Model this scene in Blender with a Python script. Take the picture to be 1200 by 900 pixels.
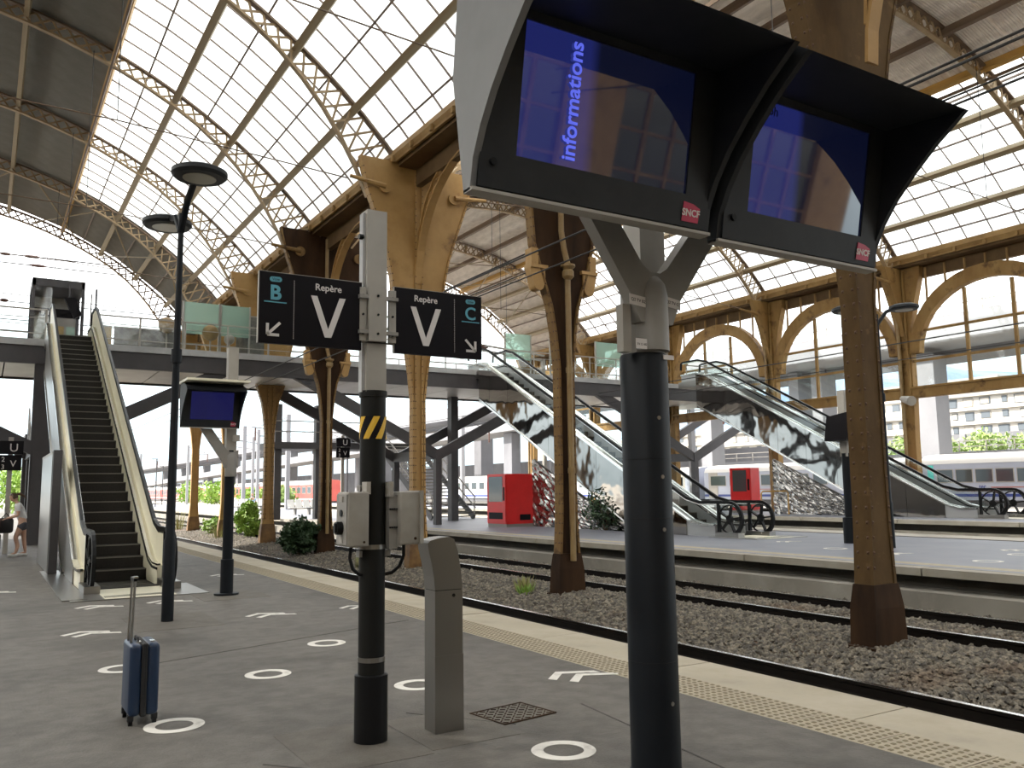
import bpy, bmesh, math, random
import numpy as np
from mathutils import Vector, Matrix, noise
random.seed(7)
S = bpy.context.scene
for o in list(bpy.data.objects): bpy.data.objects.remove(o, do_unlink=True)
COL = S.collection
rad = math.radians
# ---------------------------------------------------------------- camera
YAW, PIT, ROL = rad(31.64), rad(7.015), rad(-0.74)
cyw, syw, cpt, spt = math.cos(YAW), math.sin(YAW), math.cos(PIT), math.sin(PIT)
FW = Vector((syw*cpt, cyw*cpt, spt)); RT = Vector((cyw, -syw, 0)); UP = RT.cross(FW)
R2 = RT*math.cos(ROL)+UP*math.sin(ROL); U2 = -RT*math.sin(ROL)+UP*math.cos(ROL)
cam = bpy.data.cameras.new('camera'); cam.sensor_width = 36; cam.sensor_fit = 'HORIZONTAL'; cam.lens = 30.06
cam.clip_end = 6000; cam.clip_start = 0.05
co = bpy.data.objects.new('camera', cam); COL.objects.link(co)
M = Matrix.Identity(4)
for i in range(3): M[i][0] = R2[i]; M[i][1] = U2[i]; M[i][2] = -FW[i]
M[2][3] = 1.6; co.matrix_world = M; S.camera = co
# ---------------------------------------------------------------- sky, sun, exposure
w = bpy.data.worlds.new('sky'); S.world = w; w.use_nodes = True
nt = w.node_tree; nt.nodes.clear()
tc = nt.nodes.new('ShaderNodeTexCoord'); sx = nt.nodes.new('ShaderNodeSeparateXYZ'); cr = nt.nodes.new('ShaderNodeValToRGB')
bg = nt.nodes.new('ShaderNodeBackground'); ou = nt.nodes.new('ShaderNodeOutputWorld')
ns = nt.nodes.new('ShaderNodeTexNoise'); ns.inputs['Scale'].default_value = 3.0; ns.inputs['Detail'].default_value = 5
ma = nt.nodes.new('ShaderNodeMath'); ma.operation = 'MULTIPLY_ADD'; ma.inputs[1].default_value = 0.12
nt.links.new(tc.outputs['Generated'], sx.inputs[0]); nt.links.new(tc.outputs['Generated'], ns.inputs['Vector'])
nt.links.new(ns.outputs['Fac'], ma.inputs[0]); nt.links.new(sx.outputs['Z'], ma.inputs[2]); nt.links.new(ma.outputs[0], cr.inputs['Fac'])
e = cr.color_ramp.elements
e[0].position = 0.05; e[0].color = (.30, .37, .40, 1); e[1].position = 0.30; e[1].color = (1, 1, 1, 1)
k = e.new(0.17); k.color = (.52, .60, .63, 1)
bg.inputs['Strength'].default_value = 2.7
nt.links.new(cr.outputs['Color'], bg.inputs['Color']); nt.links.new(bg.outputs[0], ou.inputs[0])
sun = bpy.data.lights.new('sun', 'SUN'); sun.energy = 9.0; sun.angle = rad(1.5); sun.color = (1, .95, .86)
so = bpy.data.objects.new('sun', sun); COL.objects.link(so)
so.rotation_euler = Vector((0.62, -0.58, -0.66)).to_track_quat('-Z', 'Y').to_euler()   # afternoon sun from ahead on the left, beyond the open gable
vs = S.view_settings; vs.view_transform = 'Standard'; vs.look = 'None'; vs.gamma = 1; vs.use_curve_mapping = False
vs.exposure = 0.4
# ---------------------------------------------------------------- materials
def mat(name, c, rough=.6, metal=0, c2=None, scale=8, detail=4, bump=0, bscale=None, lo=.35, hi=.65, c3=None, s3=1.2, lo3=.5, hi3=.7, stretch=None, spec=.5, emit=None, alpha=1):
    m = bpy.data.materials.new(name); m.use_nodes = True
    n = m.node_tree; b = n.nodes['Principled BSDF']
    b.inputs['Roughness'].default_value = rough; b.inputs['Metallic'].default_value = metal
    b.inputs['Specular IOR Level'].default_value = spec
    b.inputs['Base Color'].default_value = (*c, 1)
    def noi(sc, st=None):
        t = n.nodes.new('ShaderNodeTexCoord'); x = n.nodes.new('ShaderNodeTexNoise')
        x.inputs['Scale'].default_value = sc; x.inputs['Detail'].default_value = detail; x.inputs['Roughness'].default_value = .62
        if st:
            mp = n.nodes.new('ShaderNodeMapping'); mp.inputs['Scale'].default_value = st
            n.links.new(t.outputs['Object'], mp.inputs['Vector']); n.links.new(mp.outputs[0], x.inputs['Vector'])
        else: n.links.new(t.outputs['Object'], x.inputs['Vector'])
        return x
    def ramp(x, a, bb):
        r = n.nodes.new('ShaderNodeMapRange'); r.inputs['From Min'].default_value = a; r.inputs['From Max'].default_value = bb
        n.links.new(x.outputs['Fac'], r.inputs['Value']); return r
    last = None
    if c2:
        x = noi(scale, stretch); r = ramp(x, lo, hi)
        mx = n.nodes.new('ShaderNodeMix'); mx.data_type = 'RGBA'
        mx.inputs['A'].default_value = (*c, 1); mx.inputs['B'].default_value = (*c2, 1)
        n.links.new(r.outputs[0], mx.inputs['Factor']); last = mx.outputs['Result']
    if c3:
        x = noi(s3); r = ramp(x, lo3, hi3)
        mx = n.nodes.new('ShaderNodeMix'); mx.data_type = 'RGBA'
        if last: n.links.new(last, mx.inputs['A'])
        else: mx.inputs['A'].default_value = (*c, 1)
        mx.inputs['B'].default_value = (*c3, 1)
        n.links.new(r.outputs[0], mx.inputs['Factor']); last = mx.outputs['Result']
    if last: n.links.new(last, b.inputs['Base Color'])
    if bump:
        x = noi(bscale or scale*3); bp = n.nodes.new('ShaderNodeBump'); bp.inputs['Strength'].default_value = bump; bp.inputs['Distance'].default_value = .02
        n.links.new(x.outputs['Fac'], bp.inputs['Height']); n.links.new(bp.outputs[0], b.inputs['Normal'])
    if emit: b.inputs['Emission Color'].default_value = (*emit[:3], 1); b.inputs['Emission Strength'].default_value = emit[3]
    if alpha < 1: b.inputs['Alpha'].default_value = alpha
    return m
def glassmat(name, tint, refl=.08, rough=.05, trans=1.0, diff=(.8, .85, .85)):
    m = bpy.data.materials.new(name); m.use_nodes = True; n = m.node_tree; n.nodes.clear()
    o = n.nodes.new('ShaderNodeOutputMaterial'); t = n.nodes.new('ShaderNodeBsdfTransparent'); g = n.nodes.new('ShaderNodeBsdfGlossy')
    d = n.nodes.new('ShaderNodeBsdfTranslucent'); d.inputs['Color'].default_value = (*diff, 1)
    t.inputs['Color'].default_value = (*tint, 1); g.inputs['Roughness'].default_value = rough
    a = n.nodes.new('ShaderNodeMixShader'); b = n.nodes.new('ShaderNodeMixShader'); a.inputs[0].default_value = 1-trans; b.inputs[0].default_value = refl
    n.links.new(t.outputs[0], a.inputs[1]); n.links.new(d.outputs[0], a.inputs[2]); n.links.new(a.outputs[0], b.inputs[1]); n.links.new(g.outputs[0], b.inputs[2]); n.links.new(b.outputs[0], o.inputs[0])
    return m
MT = {}
MT['asphalt'] = mat('asphalt', (0.0884, 0.0793, 0.0676), .62, c2=(0.13, 0.1183, 0.1027), scale=5, detail=10, lo=.38, hi=.62, bump=.5, bscale=45, c3=(0.0598, 0.0533, 0.0455), s3=.55, lo3=.50, hi3=.68, spec=.4)
MT['asphalt_patch'] = mat('asphalt_patch', (0.0864, 0.0744, 0.06), .7, c2=(0.12, 0.108, 0.09), scale=5, detail=8, bump=.4, bscale=60)
MT['asphalt2'] = mat('asphalt2', (0.1382, 0.1462, 0.1782), .5, c2=(0.1746, 0.18, 0.2106), scale=1, detail=6, spec=.5)
MT['coping'] = mat('coping', (0.384, 0.3328, 0.2432), .75, c2=(0.4608, 0.4096, 0.32), scale=2.2, detail=8, c3=(0.2816, 0.2432, 0.1792), s3=1.1, bump=.15, bscale=40)
MT['tactile'] = mat('tactile', (0.3968, 0.3392, 0.2432), .75, c2=(0.32, 0.2752, 0.2048), scale=6, detail=6, bump=.1, bscale=60)
MT['paint'] = mat('white_road_paint', (.66, .63, .58), .6, c2=(.42, .39, .35), scale=9, detail=8, lo=.52, hi=.72)
MT['stone'] = mat('ballast_stone', (0.0788, 0.0693, 0.0578), .85, c2=(0.273, 0.2363, 0.1785), scale=11, detail=3, lo=.42, hi=.70, c3=(0.1575, 0.0893, 0.0473), s3=.5, lo3=.6, hi3=.85)
MT['ground'] = mat('ballast_bed', (.045, .038, .03), .9, c2=(.12, .10, .075), scale=14, detail=9, bump=1, bscale=30, c3=(.12, .07, .04), s3=.4)
MT['ground_far'] = mat('yard_ground', (0.468, 0.442, 0.39), .9, c2=(0.312, 0.286, 0.247), scale=.6, detail=8)
MT['rail_side'] = mat('rail_side', (0.0045, 0.003, 0.0022), .7, c2=(0.0083, 0.0053, 0.0036), scale=3, spec=.15)
MT['rail_top'] = mat('rail_top', (.75, .74, .72), .22, metal=1)
MT['sleeper'] = mat('sleeper', (0.306, 0.27, 0.207), .85, c2=(0.198, 0.171, 0.135), scale=3)
MT['concrete'] = mat('concrete', (.27, .25, .215), .85, c2=(.18, .165, .14), scale=1.4, detail=8, c3=(.33, .31, .27), s3=.7, bump=.1)
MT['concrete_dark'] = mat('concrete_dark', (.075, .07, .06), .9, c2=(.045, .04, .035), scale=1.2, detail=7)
MT['lip'] = mat('edge_stone', (.34, .315, .27), .8, c2=(.27, .245, .20), scale=1.2, detail=6)
MT['ochre'] = mat('ochre_paint', (0.414, 0.2475, 0.0855), .55, c2=(0.333, 0.189, 0.0585), scale=1.6, detail=8, c3=(0.1215, 0.0585, 0.0198), s3=1.4, lo3=.58, hi3=.76, bump=.08, bscale=25)
MT['ochre_rusty'] = mat('ochre_paint_rusty', (0.24, 0.124, 0.036), .6, c2=(0.096, 0.0416, 0.016), scale=1.7, detail=9, lo=.40, hi=.62, c3=(0.288, 0.18, 0.068), s3=3.5, lo3=.58, hi3=.66, stretch=(1, 1, .3), bump=.1, bscale=20)
MT['rust_and_shade'] = mat('rust_and_shade', (0.0203, 0.0103, 0.0054), .75, c2=(.05, .025, .011), scale=2.5, detail=8, stretch=(1, 1, .25), spec=.15)  # rust brown, also stands for shade in the pipe columns' recess
MT['shoe'] = mat('column_foot_paint', (.23, .125, .04), .65, c2=(.10, .05, .02), scale=3, detail=8)
MT['ochre_dark'] = mat('ochre_paint_dark', (.115, .07, .028), .7, c2=(.07, .04, .016), scale=2.2, detail=9, c3=(.16, .10, .045), s3=3, lo3=.6, hi3=.7, stretch=(1, 1, .4), bump=.1, bscale=20, spec=.15)  # darker ochre of the nearest column, with random paler patches
MT['cheek'] = mat('housing_grey', (.15, .15, .15), .45, c2=(.17, .17, .17), scale=3)
MT['ochre_toned'] = mat('ochre_paint_toned', (.30, .185, .068), .6, c2=(.23, .13, .042), scale=1.8, detail=9, c3=(.06, .028, .012), s3=2.2, lo3=.55, hi3=.72, stretch=(1, 1, .35), bump=.1, bscale=20, spec=.2)  # ochre darkened against the strong sun on the arcade, with random dark spots
MT['tactile_dome'] = mat('tactile_dome', (.20, .165, .105), .8)
MT['steel_l'] = mat('dull_steel', (.40, .40, .40), .4, metal=.6)
MT['ochre_worn'] = mat('ochre_paint_worn', (.22, .135, .05), .6, c2=(.15, .08, .027), scale=2, detail=9, c3=(.045, .02, .009), s3=2.6, lo3=.55, hi3=.68, stretch=(1, 1, .35), bump=.1, bscale=20, spec=.2)
MT['rivet'] = mat('rivet', (.075, .035, .015), .6)
MT['pipe'] = mat('downpipe_paint', (.28, .195, .085), .5, c2=(.22, .13, .045), scale=3, detail=6)
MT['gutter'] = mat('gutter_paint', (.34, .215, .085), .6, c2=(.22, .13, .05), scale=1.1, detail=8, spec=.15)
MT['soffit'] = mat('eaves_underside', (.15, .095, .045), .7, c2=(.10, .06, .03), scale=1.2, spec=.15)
MT['truss'] = mat('truss_paint', (.36, .26, .145), .6, c2=(.24, .16, .08), scale=2, detail=6)
MT['chord'] = mat('truss_chord_paint', (.17, .115, .075), .65, c2=(.12, .075, .045), scale=2)
MT['purlin'] = mat('purlin_paint', (.31, .26, .17), .6, c2=(.26, .19, .10), scale=1.5)
MT['bar'] = mat('glazing_bar_paint', (.20, .15, .12), .6)
MT['edge_ochre'] = mat('roof_edge_ochre', (.50, .29, .07), .55, c2=(.38, .21, .05), scale=2)
MT['sheet'] = mat('roof_sheet_grey', (0.2592, 0.252, 0.2304), .65, c2=(0.216, 0.2088, 0.1908), scale=1.2, detail=6)
MT['sheet2'] = mat('roof_sheet_lit', (0.84, 0.7643, 0.6762), .7, c2=(0.616, 0.548, 0.4704), scale=.9, detail=8, stretch=(1, 3, 1))  # paled to carry the light thrown up from the sunlit ground
MT['pane'] = glassmat('roof_glass', (.90, .92, .92), .04, .3, .12, (.82, .84, .84))
MT['glass'] = glassmat('clear_glass', (.94, .965, .96), .06, .03, 1.0)
MT['dim_glass'] = glassmat('dim_glass', (.26, .25, .18), .05, .2, .8, (.3, .28, .2))  # dark tint cuts the light coming through the added rear wall
MT['frost'] = glassmat('frosted_green_glass', (.60, .74, .67), .06, .25, .55, (.56, .68, .61))
MT['dark'] = mat('charcoal_paint', (0.0154, 0.0168, 0.0196), .5, c2=(0.021, 0.0224, 0.0252), scale=6, spec=.25)
MT['bluedark'] = mat('blue_black_paint', (0.0054, 0.0072, 0.0102), .45, c2=(0.0078, 0.0096, 0.0126), scale=3, spec=.18)
MT['bridge'] = mat('bridge_dark_steel', (.045, .042, .045), .55, c2=(.06, .055, .058), scale=1.5)
MT['fascia'] = mat('bridge_fascia', (.42, .42, .42), .5, c2=(.34, .34, .34), scale=2)
MT['under'] = mat('bridge_underside', (.62, .61, .58), .42, metal=.35, c2=(.5, .49, .46), scale=.8)
MT['grey'] = mat('grey_paint', (0.2604, 0.244, 0.2242), .5, c2=(0.2268, 0.212, 0.1938), scale=3)
MT['lgrey'] = mat('light_grey_paint', (0.3478, 0.324, 0.2879), .5, c2=(0.3024, 0.2808, 0.2478), scale=3)
MT['postgrey'] = mat('post_grey', (0.0094, 0.0094, 0.0088), .5, c2=(0.0132, 0.0132, 0.0121), scale=5, stretch=(1, 1, .3), spec=.15)
MT['boxgrey'] = mat('box_grey', (0.3024, 0.2808, 0.2448), .55, c2=(0.2448, 0.2232, 0.1944), scale=6, detail=7)
MT['steel'] = mat('brushed_steel', (0.294, 0.287, 0.273), .34, metal=1, c2=(0.294, 0.28, 0.266), scale=5, stretch=(1, 1, .15))
MT['chrome'] = mat('bright_steel', (.80, .80, .78), .18, metal=1)
MT['cream'] = mat('cream_panel', (0.851, 0.805, 0.644), .35, c2=(0.759, 0.713, 0.552), scale=.6, spec=.6)
MT['step'] = mat('escalator_step', (0.0225, 0.0203, 0.018), .55, c2=(0.0315, 0.0279, 0.0243), scale=30, spec=.15)
MT['stepedge'] = mat('step_edge_grey', (.15, .135, .115), .5)
MT['rubber'] = mat('black_rubber', (0.0084, 0.0084, 0.0091), .38, spec=.15)
MT['mirror'] = mat('rippled_mirror_steel', (.36, .34, .32), .05, metal=1, detail=1.5, bump=.9, bscale=.9)
MT['mirror2'] = mat('crumpled_mirror_steel', (.38, .37, .36), .12, metal=1, bump=1, bscale=9)
MT['red'] = mat('red_enamel', (.62, .022, .022), .35, c2=(.55, .018, .018), scale=2)
MT['white'] = mat('white_enamel', (.78, .78, .76), .4)
MT['sign'] = mat('sign_black', (0.006, 0.0048, 0.0066), .5, spec=.15)
MT['signwhite'] = mat('sign_white', (.62, .58, .56), .5)
MT['signblue'] = mat('sign_blue', (.10, .33, .42), .5)
MT['yellow'] = mat('hazard_yellow', (.70, .42, .03), .5)
MT['magenta'] = mat('logo_crimson', (.42, .02, .07), .4)
MT['navy'] = mat('navy_shell', (.007, .021, .055), .38, c2=(.010, .027, .068), scale=4)
MT['leaf'] = mat('leaf_green', (.17, .31, .04), .55, c2=(.32, .46, .08), scale=2)
MT['leaf_dark'] = mat('leaf_dark', (.022, .05, .018), .55, c2=(.04, .08, .03), scale=2)
MT['leaf_pale'] = mat('leaf_pale', (.24, .36, .10), .6, c2=(.36, .46, .16), scale=2)
MT['weed'] = mat('dry_weed', (.30, .24, .11), .8, c2=(.22, .26, .08), scale=3)
MT['stem'] = mat('stem', (.11, .075, .04), .8)
MT['skin'] = mat('skin', (.52, .31, .22), .55)
MT['hair'] = mat('brown_hair', (.07, .035, .018), .5)
MT['shirt'] = mat('white_shirt', (.66, .66, .66), .8)
MT['shorts'] = mat('dark_shorts', (.05, .05, .06), .8)
MT['blueshirt'] = mat('pale_blue_shirt', (.28, .45, .58), .8)
MT['bagblack'] = mat('black_fabric', (.012, .011, .012), .7)
MT['pink'] = mat('dusty_red', (.40, .13, .10), .6)
MT['trainwhite'] = mat('train_white', (.40, .42, .50), .35, c2=(.35, .37, .44), scale=.7)
MT['trainblue'] = mat('train_blue', (.03, .05, .22), .4)
MT['trainred'] = mat('train_red', (.50, .10, .08), .4, c2=(.42, .075, .065), scale=.5)
MT['trainroof'] = mat('train_roof', (.50, .48, .45), .6)
MT['darkglass'] = mat('dark_window', (.05, .06, .065), .08, spec=.8)
MT['underframe'] = mat('underframe', (.10, .10, .11), .7)
MT['teal'] = mat('teal_paint', (.10, .55, .50), .5)
MT['viaduct'] = mat('viaduct_concrete', (.27, .27, .285), .85, c2=(.22, .22, .235), scale=.3, detail=7)  # greyed down: shade below the deck is put into the colour
MT['viaduct_dark'] = mat('viaduct_soffit', (.20, .20, .215), .85, c2=(.16, .16, .175), scale=.4)  # darker copy of the viaduct concrete, carries the shade underneath
MT['facade'] = mat('white_facade', (.62, .59, .55), .8, c2=(.56, .53, .48), scale=.3)
MT['shutter'] = mat('grey_shutter', (.10, .12, .14), .6)
MT['roofred'] = mat('tiled_roof', (.42, .20, .12), .8)
MT['hill'] = mat('hillside', (.10, .16, .25), .9, c2=(.17, .24, .33), scale=.02, detail=8)  # distance haze painted into the blue of the wooded slope
MT['poster'] = mat('poster_ochre', (.40, .28, .11), .6, c2=(.22, .15, .07), scale=2)
MT['poster2'] = mat('poster_grey', (.20, .19, .17), .6, c2=(.07, .07, .07), scale=2.5)
MT['wire'] = mat('wire', (.03, .028, .028), .6)
MT['insul'] = mat('insulator', (.10, .05, .04), .3)
MT['lampglass'] = mat('lamp_lens', (.30, .28, .22), .3)
MT['lamplit'] = mat('lamp_lens_bright', (.75, .75, .72), .15, metal=.4)
# ---------------------------------------------------------------- helpers
ORG = {}
class MB:
    def __init__(s): s.v = []; s.f = []
    def add(s, vs, fs):
        b = len(s.v); s.v += [tuple(q) for q in vs]; s.f += [tuple(i+b for i in f) for f in fs]; return s
    def box(s, x0, x1, y0, y1, z0, z1):
        return s.add([(x0,y0,z0),(x1,y0,z0),(x1,y1,z0),(x0,y1,z0),(x0,y0,z1),(x1,y0,z1),(x1,y1,z1),(x0,y1,z1)],
                     [(0,3,2,1),(4,5,6,7),(0,1,5,4),(1,2,6,5),(2,3,7,6),(3,0,4,7)])
    def bar(s, p, q, w, h, up=(0,0,1)):
        m = barmat(p, q, w, h, up)
        c = [m @ Vector(k) for k in UC]
        return s.add(c, UF)
    def path(s, pts, w, h, up=(0,0,1), closed=False):      # swept rectangle
        n = len(pts); P = [Vector(p) for p in pts]; rings = []
        for i in range(n):
            a = P[(i-1) % n] if (closed or i) else P[i]; b = P[(i+1) % n] if (closed or i < n-1) else P[i]
            d = (b-a).normalized(); x = d.cross(Vector(up)).normalized(); y = x.cross(d)
            rings.append([P[i]+x*sx_*w/2+y*sy_*h/2 for sx_, sy_ in ((-1,-1),(1,-1),(1,1),(-1,1))])
        vs = [v for r in rings for v in r]; fs = []
        for i in range(n if closed else n-1):
            j = (i+1) % n
            for k in range(4): fs.append((i*4+k, i*4+(k+1)%4, j*4+(k+1)%4, j*4+k))
        if not closed: fs += [(3,2,1,0), tuple((n-1)*4+k for k in range(4))]
        return s.add(vs, fs)
    def tube(s, pts, r, n=8, closed=False):
        P = [Vector(p) for p in pts]; m = len(P); vs = []; fs = []
        rr = r if isinstance(r, (list, tuple)) else [r]*m
        ref = None
        for i in range(m):
            a = P[(i-1) % m] if (closed or i) else P[i]; b = P[(i+1) % m] if (closed or i < m-1) else P[i]
            d = (b-a).normalized()
            if ref is None: ref = d.orthogonal().normalized()
            x = (ref - d*ref.dot(d)).normalized(); y = d.cross(x); ref = x
            for k in range(n):
                t = 2*math.pi*k/n; vs.append(P[i]+(x*math.cos(t)+y*math.sin(t))*rr[i])
        for i in range(m if closed else m-1):
            j = (i+1) % m
            for k in range(n): fs.append((i*n+k, i*n+(k+1)%n, j*n+(k+1)%n, j*n+k))
        if not closed: fs += [tuple(range(n-1,-1,-1)), tuple((m-1)*n+k for k in range(n))]
        return s.add(vs, fs)
    def cyl(s, p, q, r, n=16): return s.tube([p, q], r, n)
    def lathe(s, prof, c, n=20):      # [(r,z)] about vertical axis at c
        vs = []; fs = []; m = len(prof)
        for r, z in prof:
            for k in range(n):
                t = 2*math.pi*k/n; vs.append((c[0]+r*math.cos(t), c[1]+r*math.sin(t), c[2]+z))
        for i in range(m-1):
            for k in range(n): fs.append((i*n+k, i*n+(k+1)%n, (i+1)*n+(k+1)%n, (i+1)*n+k))
        fs += [tuple(range(n-1,-1,-1)), tuple((m-1)*n+k for k in range(n))]
        return s.add(vs, fs)
    def prism(s, poly, ax, lo, hi):   # polygon in the two other axes, extruded along ax
        def P(a, b, t): return {'x':(t,a,b),'y':(a,t,b),'z':(a,b,t)}[ax]
        n = len(poly); ar = sum(poly[i][0]*poly[(i+1)%n][1]-poly[(i+1)%n][0]*poly[i][1] for i in range(n))
        if (ar < 0) != (ax == 'y'): poly = poly[::-1]
        vs = [P(a,b,lo) for a,b in poly]+[P(a,b,hi) for a,b in poly]
        return s.add(vs, [tuple(range(n-1,-1,-1)), tuple(range(n,2*n))]+[(i,(i+1)%n,n+(i+1)%n,n+i) for i in range(n)])
    def plate(s, prof, c, ax, lo, hi):      # symmetric profile [(z, halfwidth)] about c, thickness along ax
        vs = []
        for z, hw in prof:
            for a in (c-hw, c+hw):
                for t in (lo, hi): vs.append((a, t, z) if ax == 'y' else (t, a, z))
        n = len(prof); fs = [(0,1,3,2), tuple(4*n-4+k for k in (0,2,3,1))]
        for i in range(n-1):
            b = 4*i; d = b+4
            fs += [(b, b+2, d+2, d), (b+1, d+1, d+3, b+3), (b, d, d+1, b+1), (b+2, b+3, d+3, d+2)]
        if ax == 'x': fs = [f[::-1] for f in fs]
        return s.add(vs, fs)
    def grid(s, nx, ny, fn):
        vs = [fn(i/nx, j/ny) for j in range(ny+1) for i in range(nx+1)]
        return s.add(vs, [(j*(nx+1)+i, j*(nx+1)+i+1, (j+1)*(nx+1)+i+1, (j+1)*(nx+1)+i) for j in range(ny) for i in range(nx)])
    def mesh(s, name, m, off=(0,0,0), smooth=False):
        me = bpy.data.meshes.new(name); o = Vector(off)
        me.from_pydata([(v[0]-o[0], v[1]-o[1], v[2]-o[2]) for v in s.v], [], s.f)
        if m: me.materials.append(MT[m] if isinstance(m, str) else m)
        if smooth:
            for p in me.polygons: p.use_smooth = True
            try: me.set_sharp_from_angle(angle=rad(40))
            except Exception: pass
        return me
    def build(s, name, m, parent=None, smooth=False, **kw):
        off = ORG.get(parent.name, Vector((0,0,0))) if parent else Vector((0,0,0))
        if kw.get('org'): off = Vector(kw['org'])
        return link(name, s.mesh(name, m, off, smooth), parent, off if not parent else None, **{k:v for k,v in kw.items() if k != 'org'})
def link(name, me, parent=None, loc=None, label=None, cat=None, group=None, kind=None):
    o = bpy.data.objects.new(name, me); COL.objects.link(o)
    if parent: o.parent = parent; ORG[o.name] = ORG.get(parent.name, Vector((0,0,0)))
    else:
        o.location = loc or (0,0,0); ORG[o.name] = Vector(loc or (0,0,0))
    if label: o['label'] = label
    if cat: o['category'] = cat
    if group: o['group'] = group
    if kind: o['kind'] = kind
    return o
def thing(name, loc, label=None, cat=None, group=None, kind=None): return link(name, None, None, loc, label, cat, group, kind)
def inst(name, me, parent, mw, **kw):       # instance of a shared mesh at world matrix mw
    o = link(name, me, parent, **kw); L = ORG[parent.name]; o.matrix_local = Matrix.Translation(-L) @ mw; return o
UC = [(-.5,-.5,-.5),(.5,-.5,-.5),(.5,.5,-.5),(-.5,.5,-.5),(-.5,-.5,.5),(.5,-.5,.5),(.5,.5,.5),(-.5,.5,.5)]
UF = [(0,3,2,1),(4,5,6,7),(0,1,5,4),(1,2,6,5),(2,3,7,6),(3,0,4,7)]
def barmat(p, q, w, h, up=(0,0,1)):
    p = Vector(p); q = Vector(q); d = q-p; L = d.length; d = d/L
    x = d.cross(Vector(up)); x = x.normalized() if x.length > 1e-5 else d.orthogonal().normalized(); y = x.cross(d)
    m = Matrix.Identity(4)
    for i in range(3): m[i][0] = x[i]*w; m[i][1] = d[i]*L; m[i][2] = y[i]*h; m[i][3] = (p[i]+q[i])/2
    return m
UNIT = {}
def unit(m):
    if m not in UNIT: UNIT[m] = MB().add(UC, UF).mesh('unit_bar', m)
    return UNIT[m]
def ibar(name, m, parent, p, q, w, h, up=(0,0,1)): return inst(name, unit(m), parent, barmat(p, q, w, h, up))
def dup(root, loc, label=None, group=None, rotz=None):
    def rec(o, par):
        c = o.copy(); COL.objects.link(c)
        if par: c.parent = par
        for ch in [x for x in KIDS.get(o.name, [])]: rec(ch, c)
        return c
    global KIDS
    KIDS = {}
    for o in COL.objects:
        if o.parent: KIDS.setdefault(o.parent.name, []).append(o)
    r = rec(root, None); r.location = loc
    if label: r['label'] = label
    if group: r['group'] = group
    if rotz is not None: r.rotation_euler[2] = rotz
    return r
def rbox(x0, x1, y0, y1, z0, z1, r, seg=3):
    bm = bmesh.new(); bmesh.ops.create_cube(bm, size=1)
    for v in bm.verts: v.co = ((x0+x1)/2+v.co.x*(x1-x0), (y0+y1)/2+v.co.y*(y1-y0), (z0+z1)/2+v.co.z*(z1-z0))
    bmesh.ops.bevel(bm, geom=bm.edges[:], offset=r, segments=seg, profile=.5, affect='EDGES')
    mb = MB(); bm.verts.index_update(); mb.add([v.co[:] for v in bm.verts], [[v.index for v in f.verts] for f in bm.faces]); bm.free(); return mb
def text(name, txt, size, m, parent, origin, xdir, ydir, depth=.004, align='CENTER', sx=1.0, bold=0.0, label=None):
    cu = bpy.data.curves.new('txt', 'FONT'); cu.body = txt; cu.size = size; cu.extrude = depth/2; cu.align_x = align; cu.resolution_u = 4; cu.offset = bold
    ob = bpy.data.objects.new('txt', cu); COL.objects.link(ob)
    dg = bpy.context.evaluated_depsgraph_get(); me = bpy.data.meshes.new_from_object(ob.evaluated_get(dg))
    bpy.data.objects.remove(ob); bpy.data.curves.remove(cu)
    X = Vector(xdir).normalized(); Y = Vector(ydir).normalized(); Z = X.cross(Y)
    T = Matrix.Identity(4)
    for i in range(3): T[i][0] = X[i]*sx; T[i][1] = Y[i]; T[i][2] = Z[i]; T[i][3] = origin[i]-(ORG[parent.name][i])
    me.transform(T); me.materials.clear(); me.materials.append(MT[m]); me.name = name
    return link(name, me, parent, label=label)
def foliage(c, r, n, size, seed=0, flat=.0):
    rg = np.random.default_rng(seed); mb = MB()
    d = rg.normal(size=(n,3)); d /= np.linalg.norm(d,axis=1)[:,None]; rr = rg.uniform(.35,1,n)**.6
    lump = 1+.28*np.sin(d[:,0]*5+seed)*np.cos(d[:,2]*6+seed*2)+.15*np.sin(d[:,1]*9+seed)
    P = np.array(c)+d*(rr*lump)[:,None]*np.array(r)
    a = rg.normal(size=(n,3)); a /= np.linalg.norm(a,axis=1)[:,None]; b = np.cross(a, rg.normal(size=(n,3))); b /= np.linalg.norm(b,axis=1)[:,None]
    s_ = size*rg.uniform(.6,1.3,n)[:,None]
    V = np.stack([P-a*s_, P-b*s_*.45, P+a*s_, P+b*s_*.45], 1).reshape(-1,3)
    mb.v = [tuple(x) for x in V]; mb.f = [(4*i,4*i+1,4*i+2,4*i+3) for i in range(n)]
    return mb
# ================================================================ SETTING: ground, platforms, tracks
COLX, COLY = 9.85, [6.95+7.05*i for i in range(-4, 8)]       # column row between the halls (index 4 is Y=6.95)
mb = MB().grid(2, 60, lambda u, v: (-9+u*13.75, -30+v*160, 0.0))
floor = mb.build('floor', 'asphalt', kind='structure')
MB().box(-9, 5.70, -30, 130, -.62, -.03).build('wall_platform', 'concrete_dark', kind='structure')
edge = thing('trim_1', (5.2, 0, 0), kind='structure')
rg = random.Random(3)
y = -20.0; base = {}
while y < 90:                                                # coping stones with open joints
    L = 1.98 if y < 45 else 9.98
    key = (L, rg.randint(0, 2))
    if key not in base:
        base[key] = MB().box(0, .60, 0, L, -.16, -.0005-.002*key[1]).mesh('coping_stone', 'coping')
    inst('coping_stone', base[key], edge, Matrix.Translation((5.18, y, 0))); y += L+.02
tm = MB(); tm.box(0, .44, 0, .59, -.05, .001); NBOX = len(tm.f)
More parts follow.
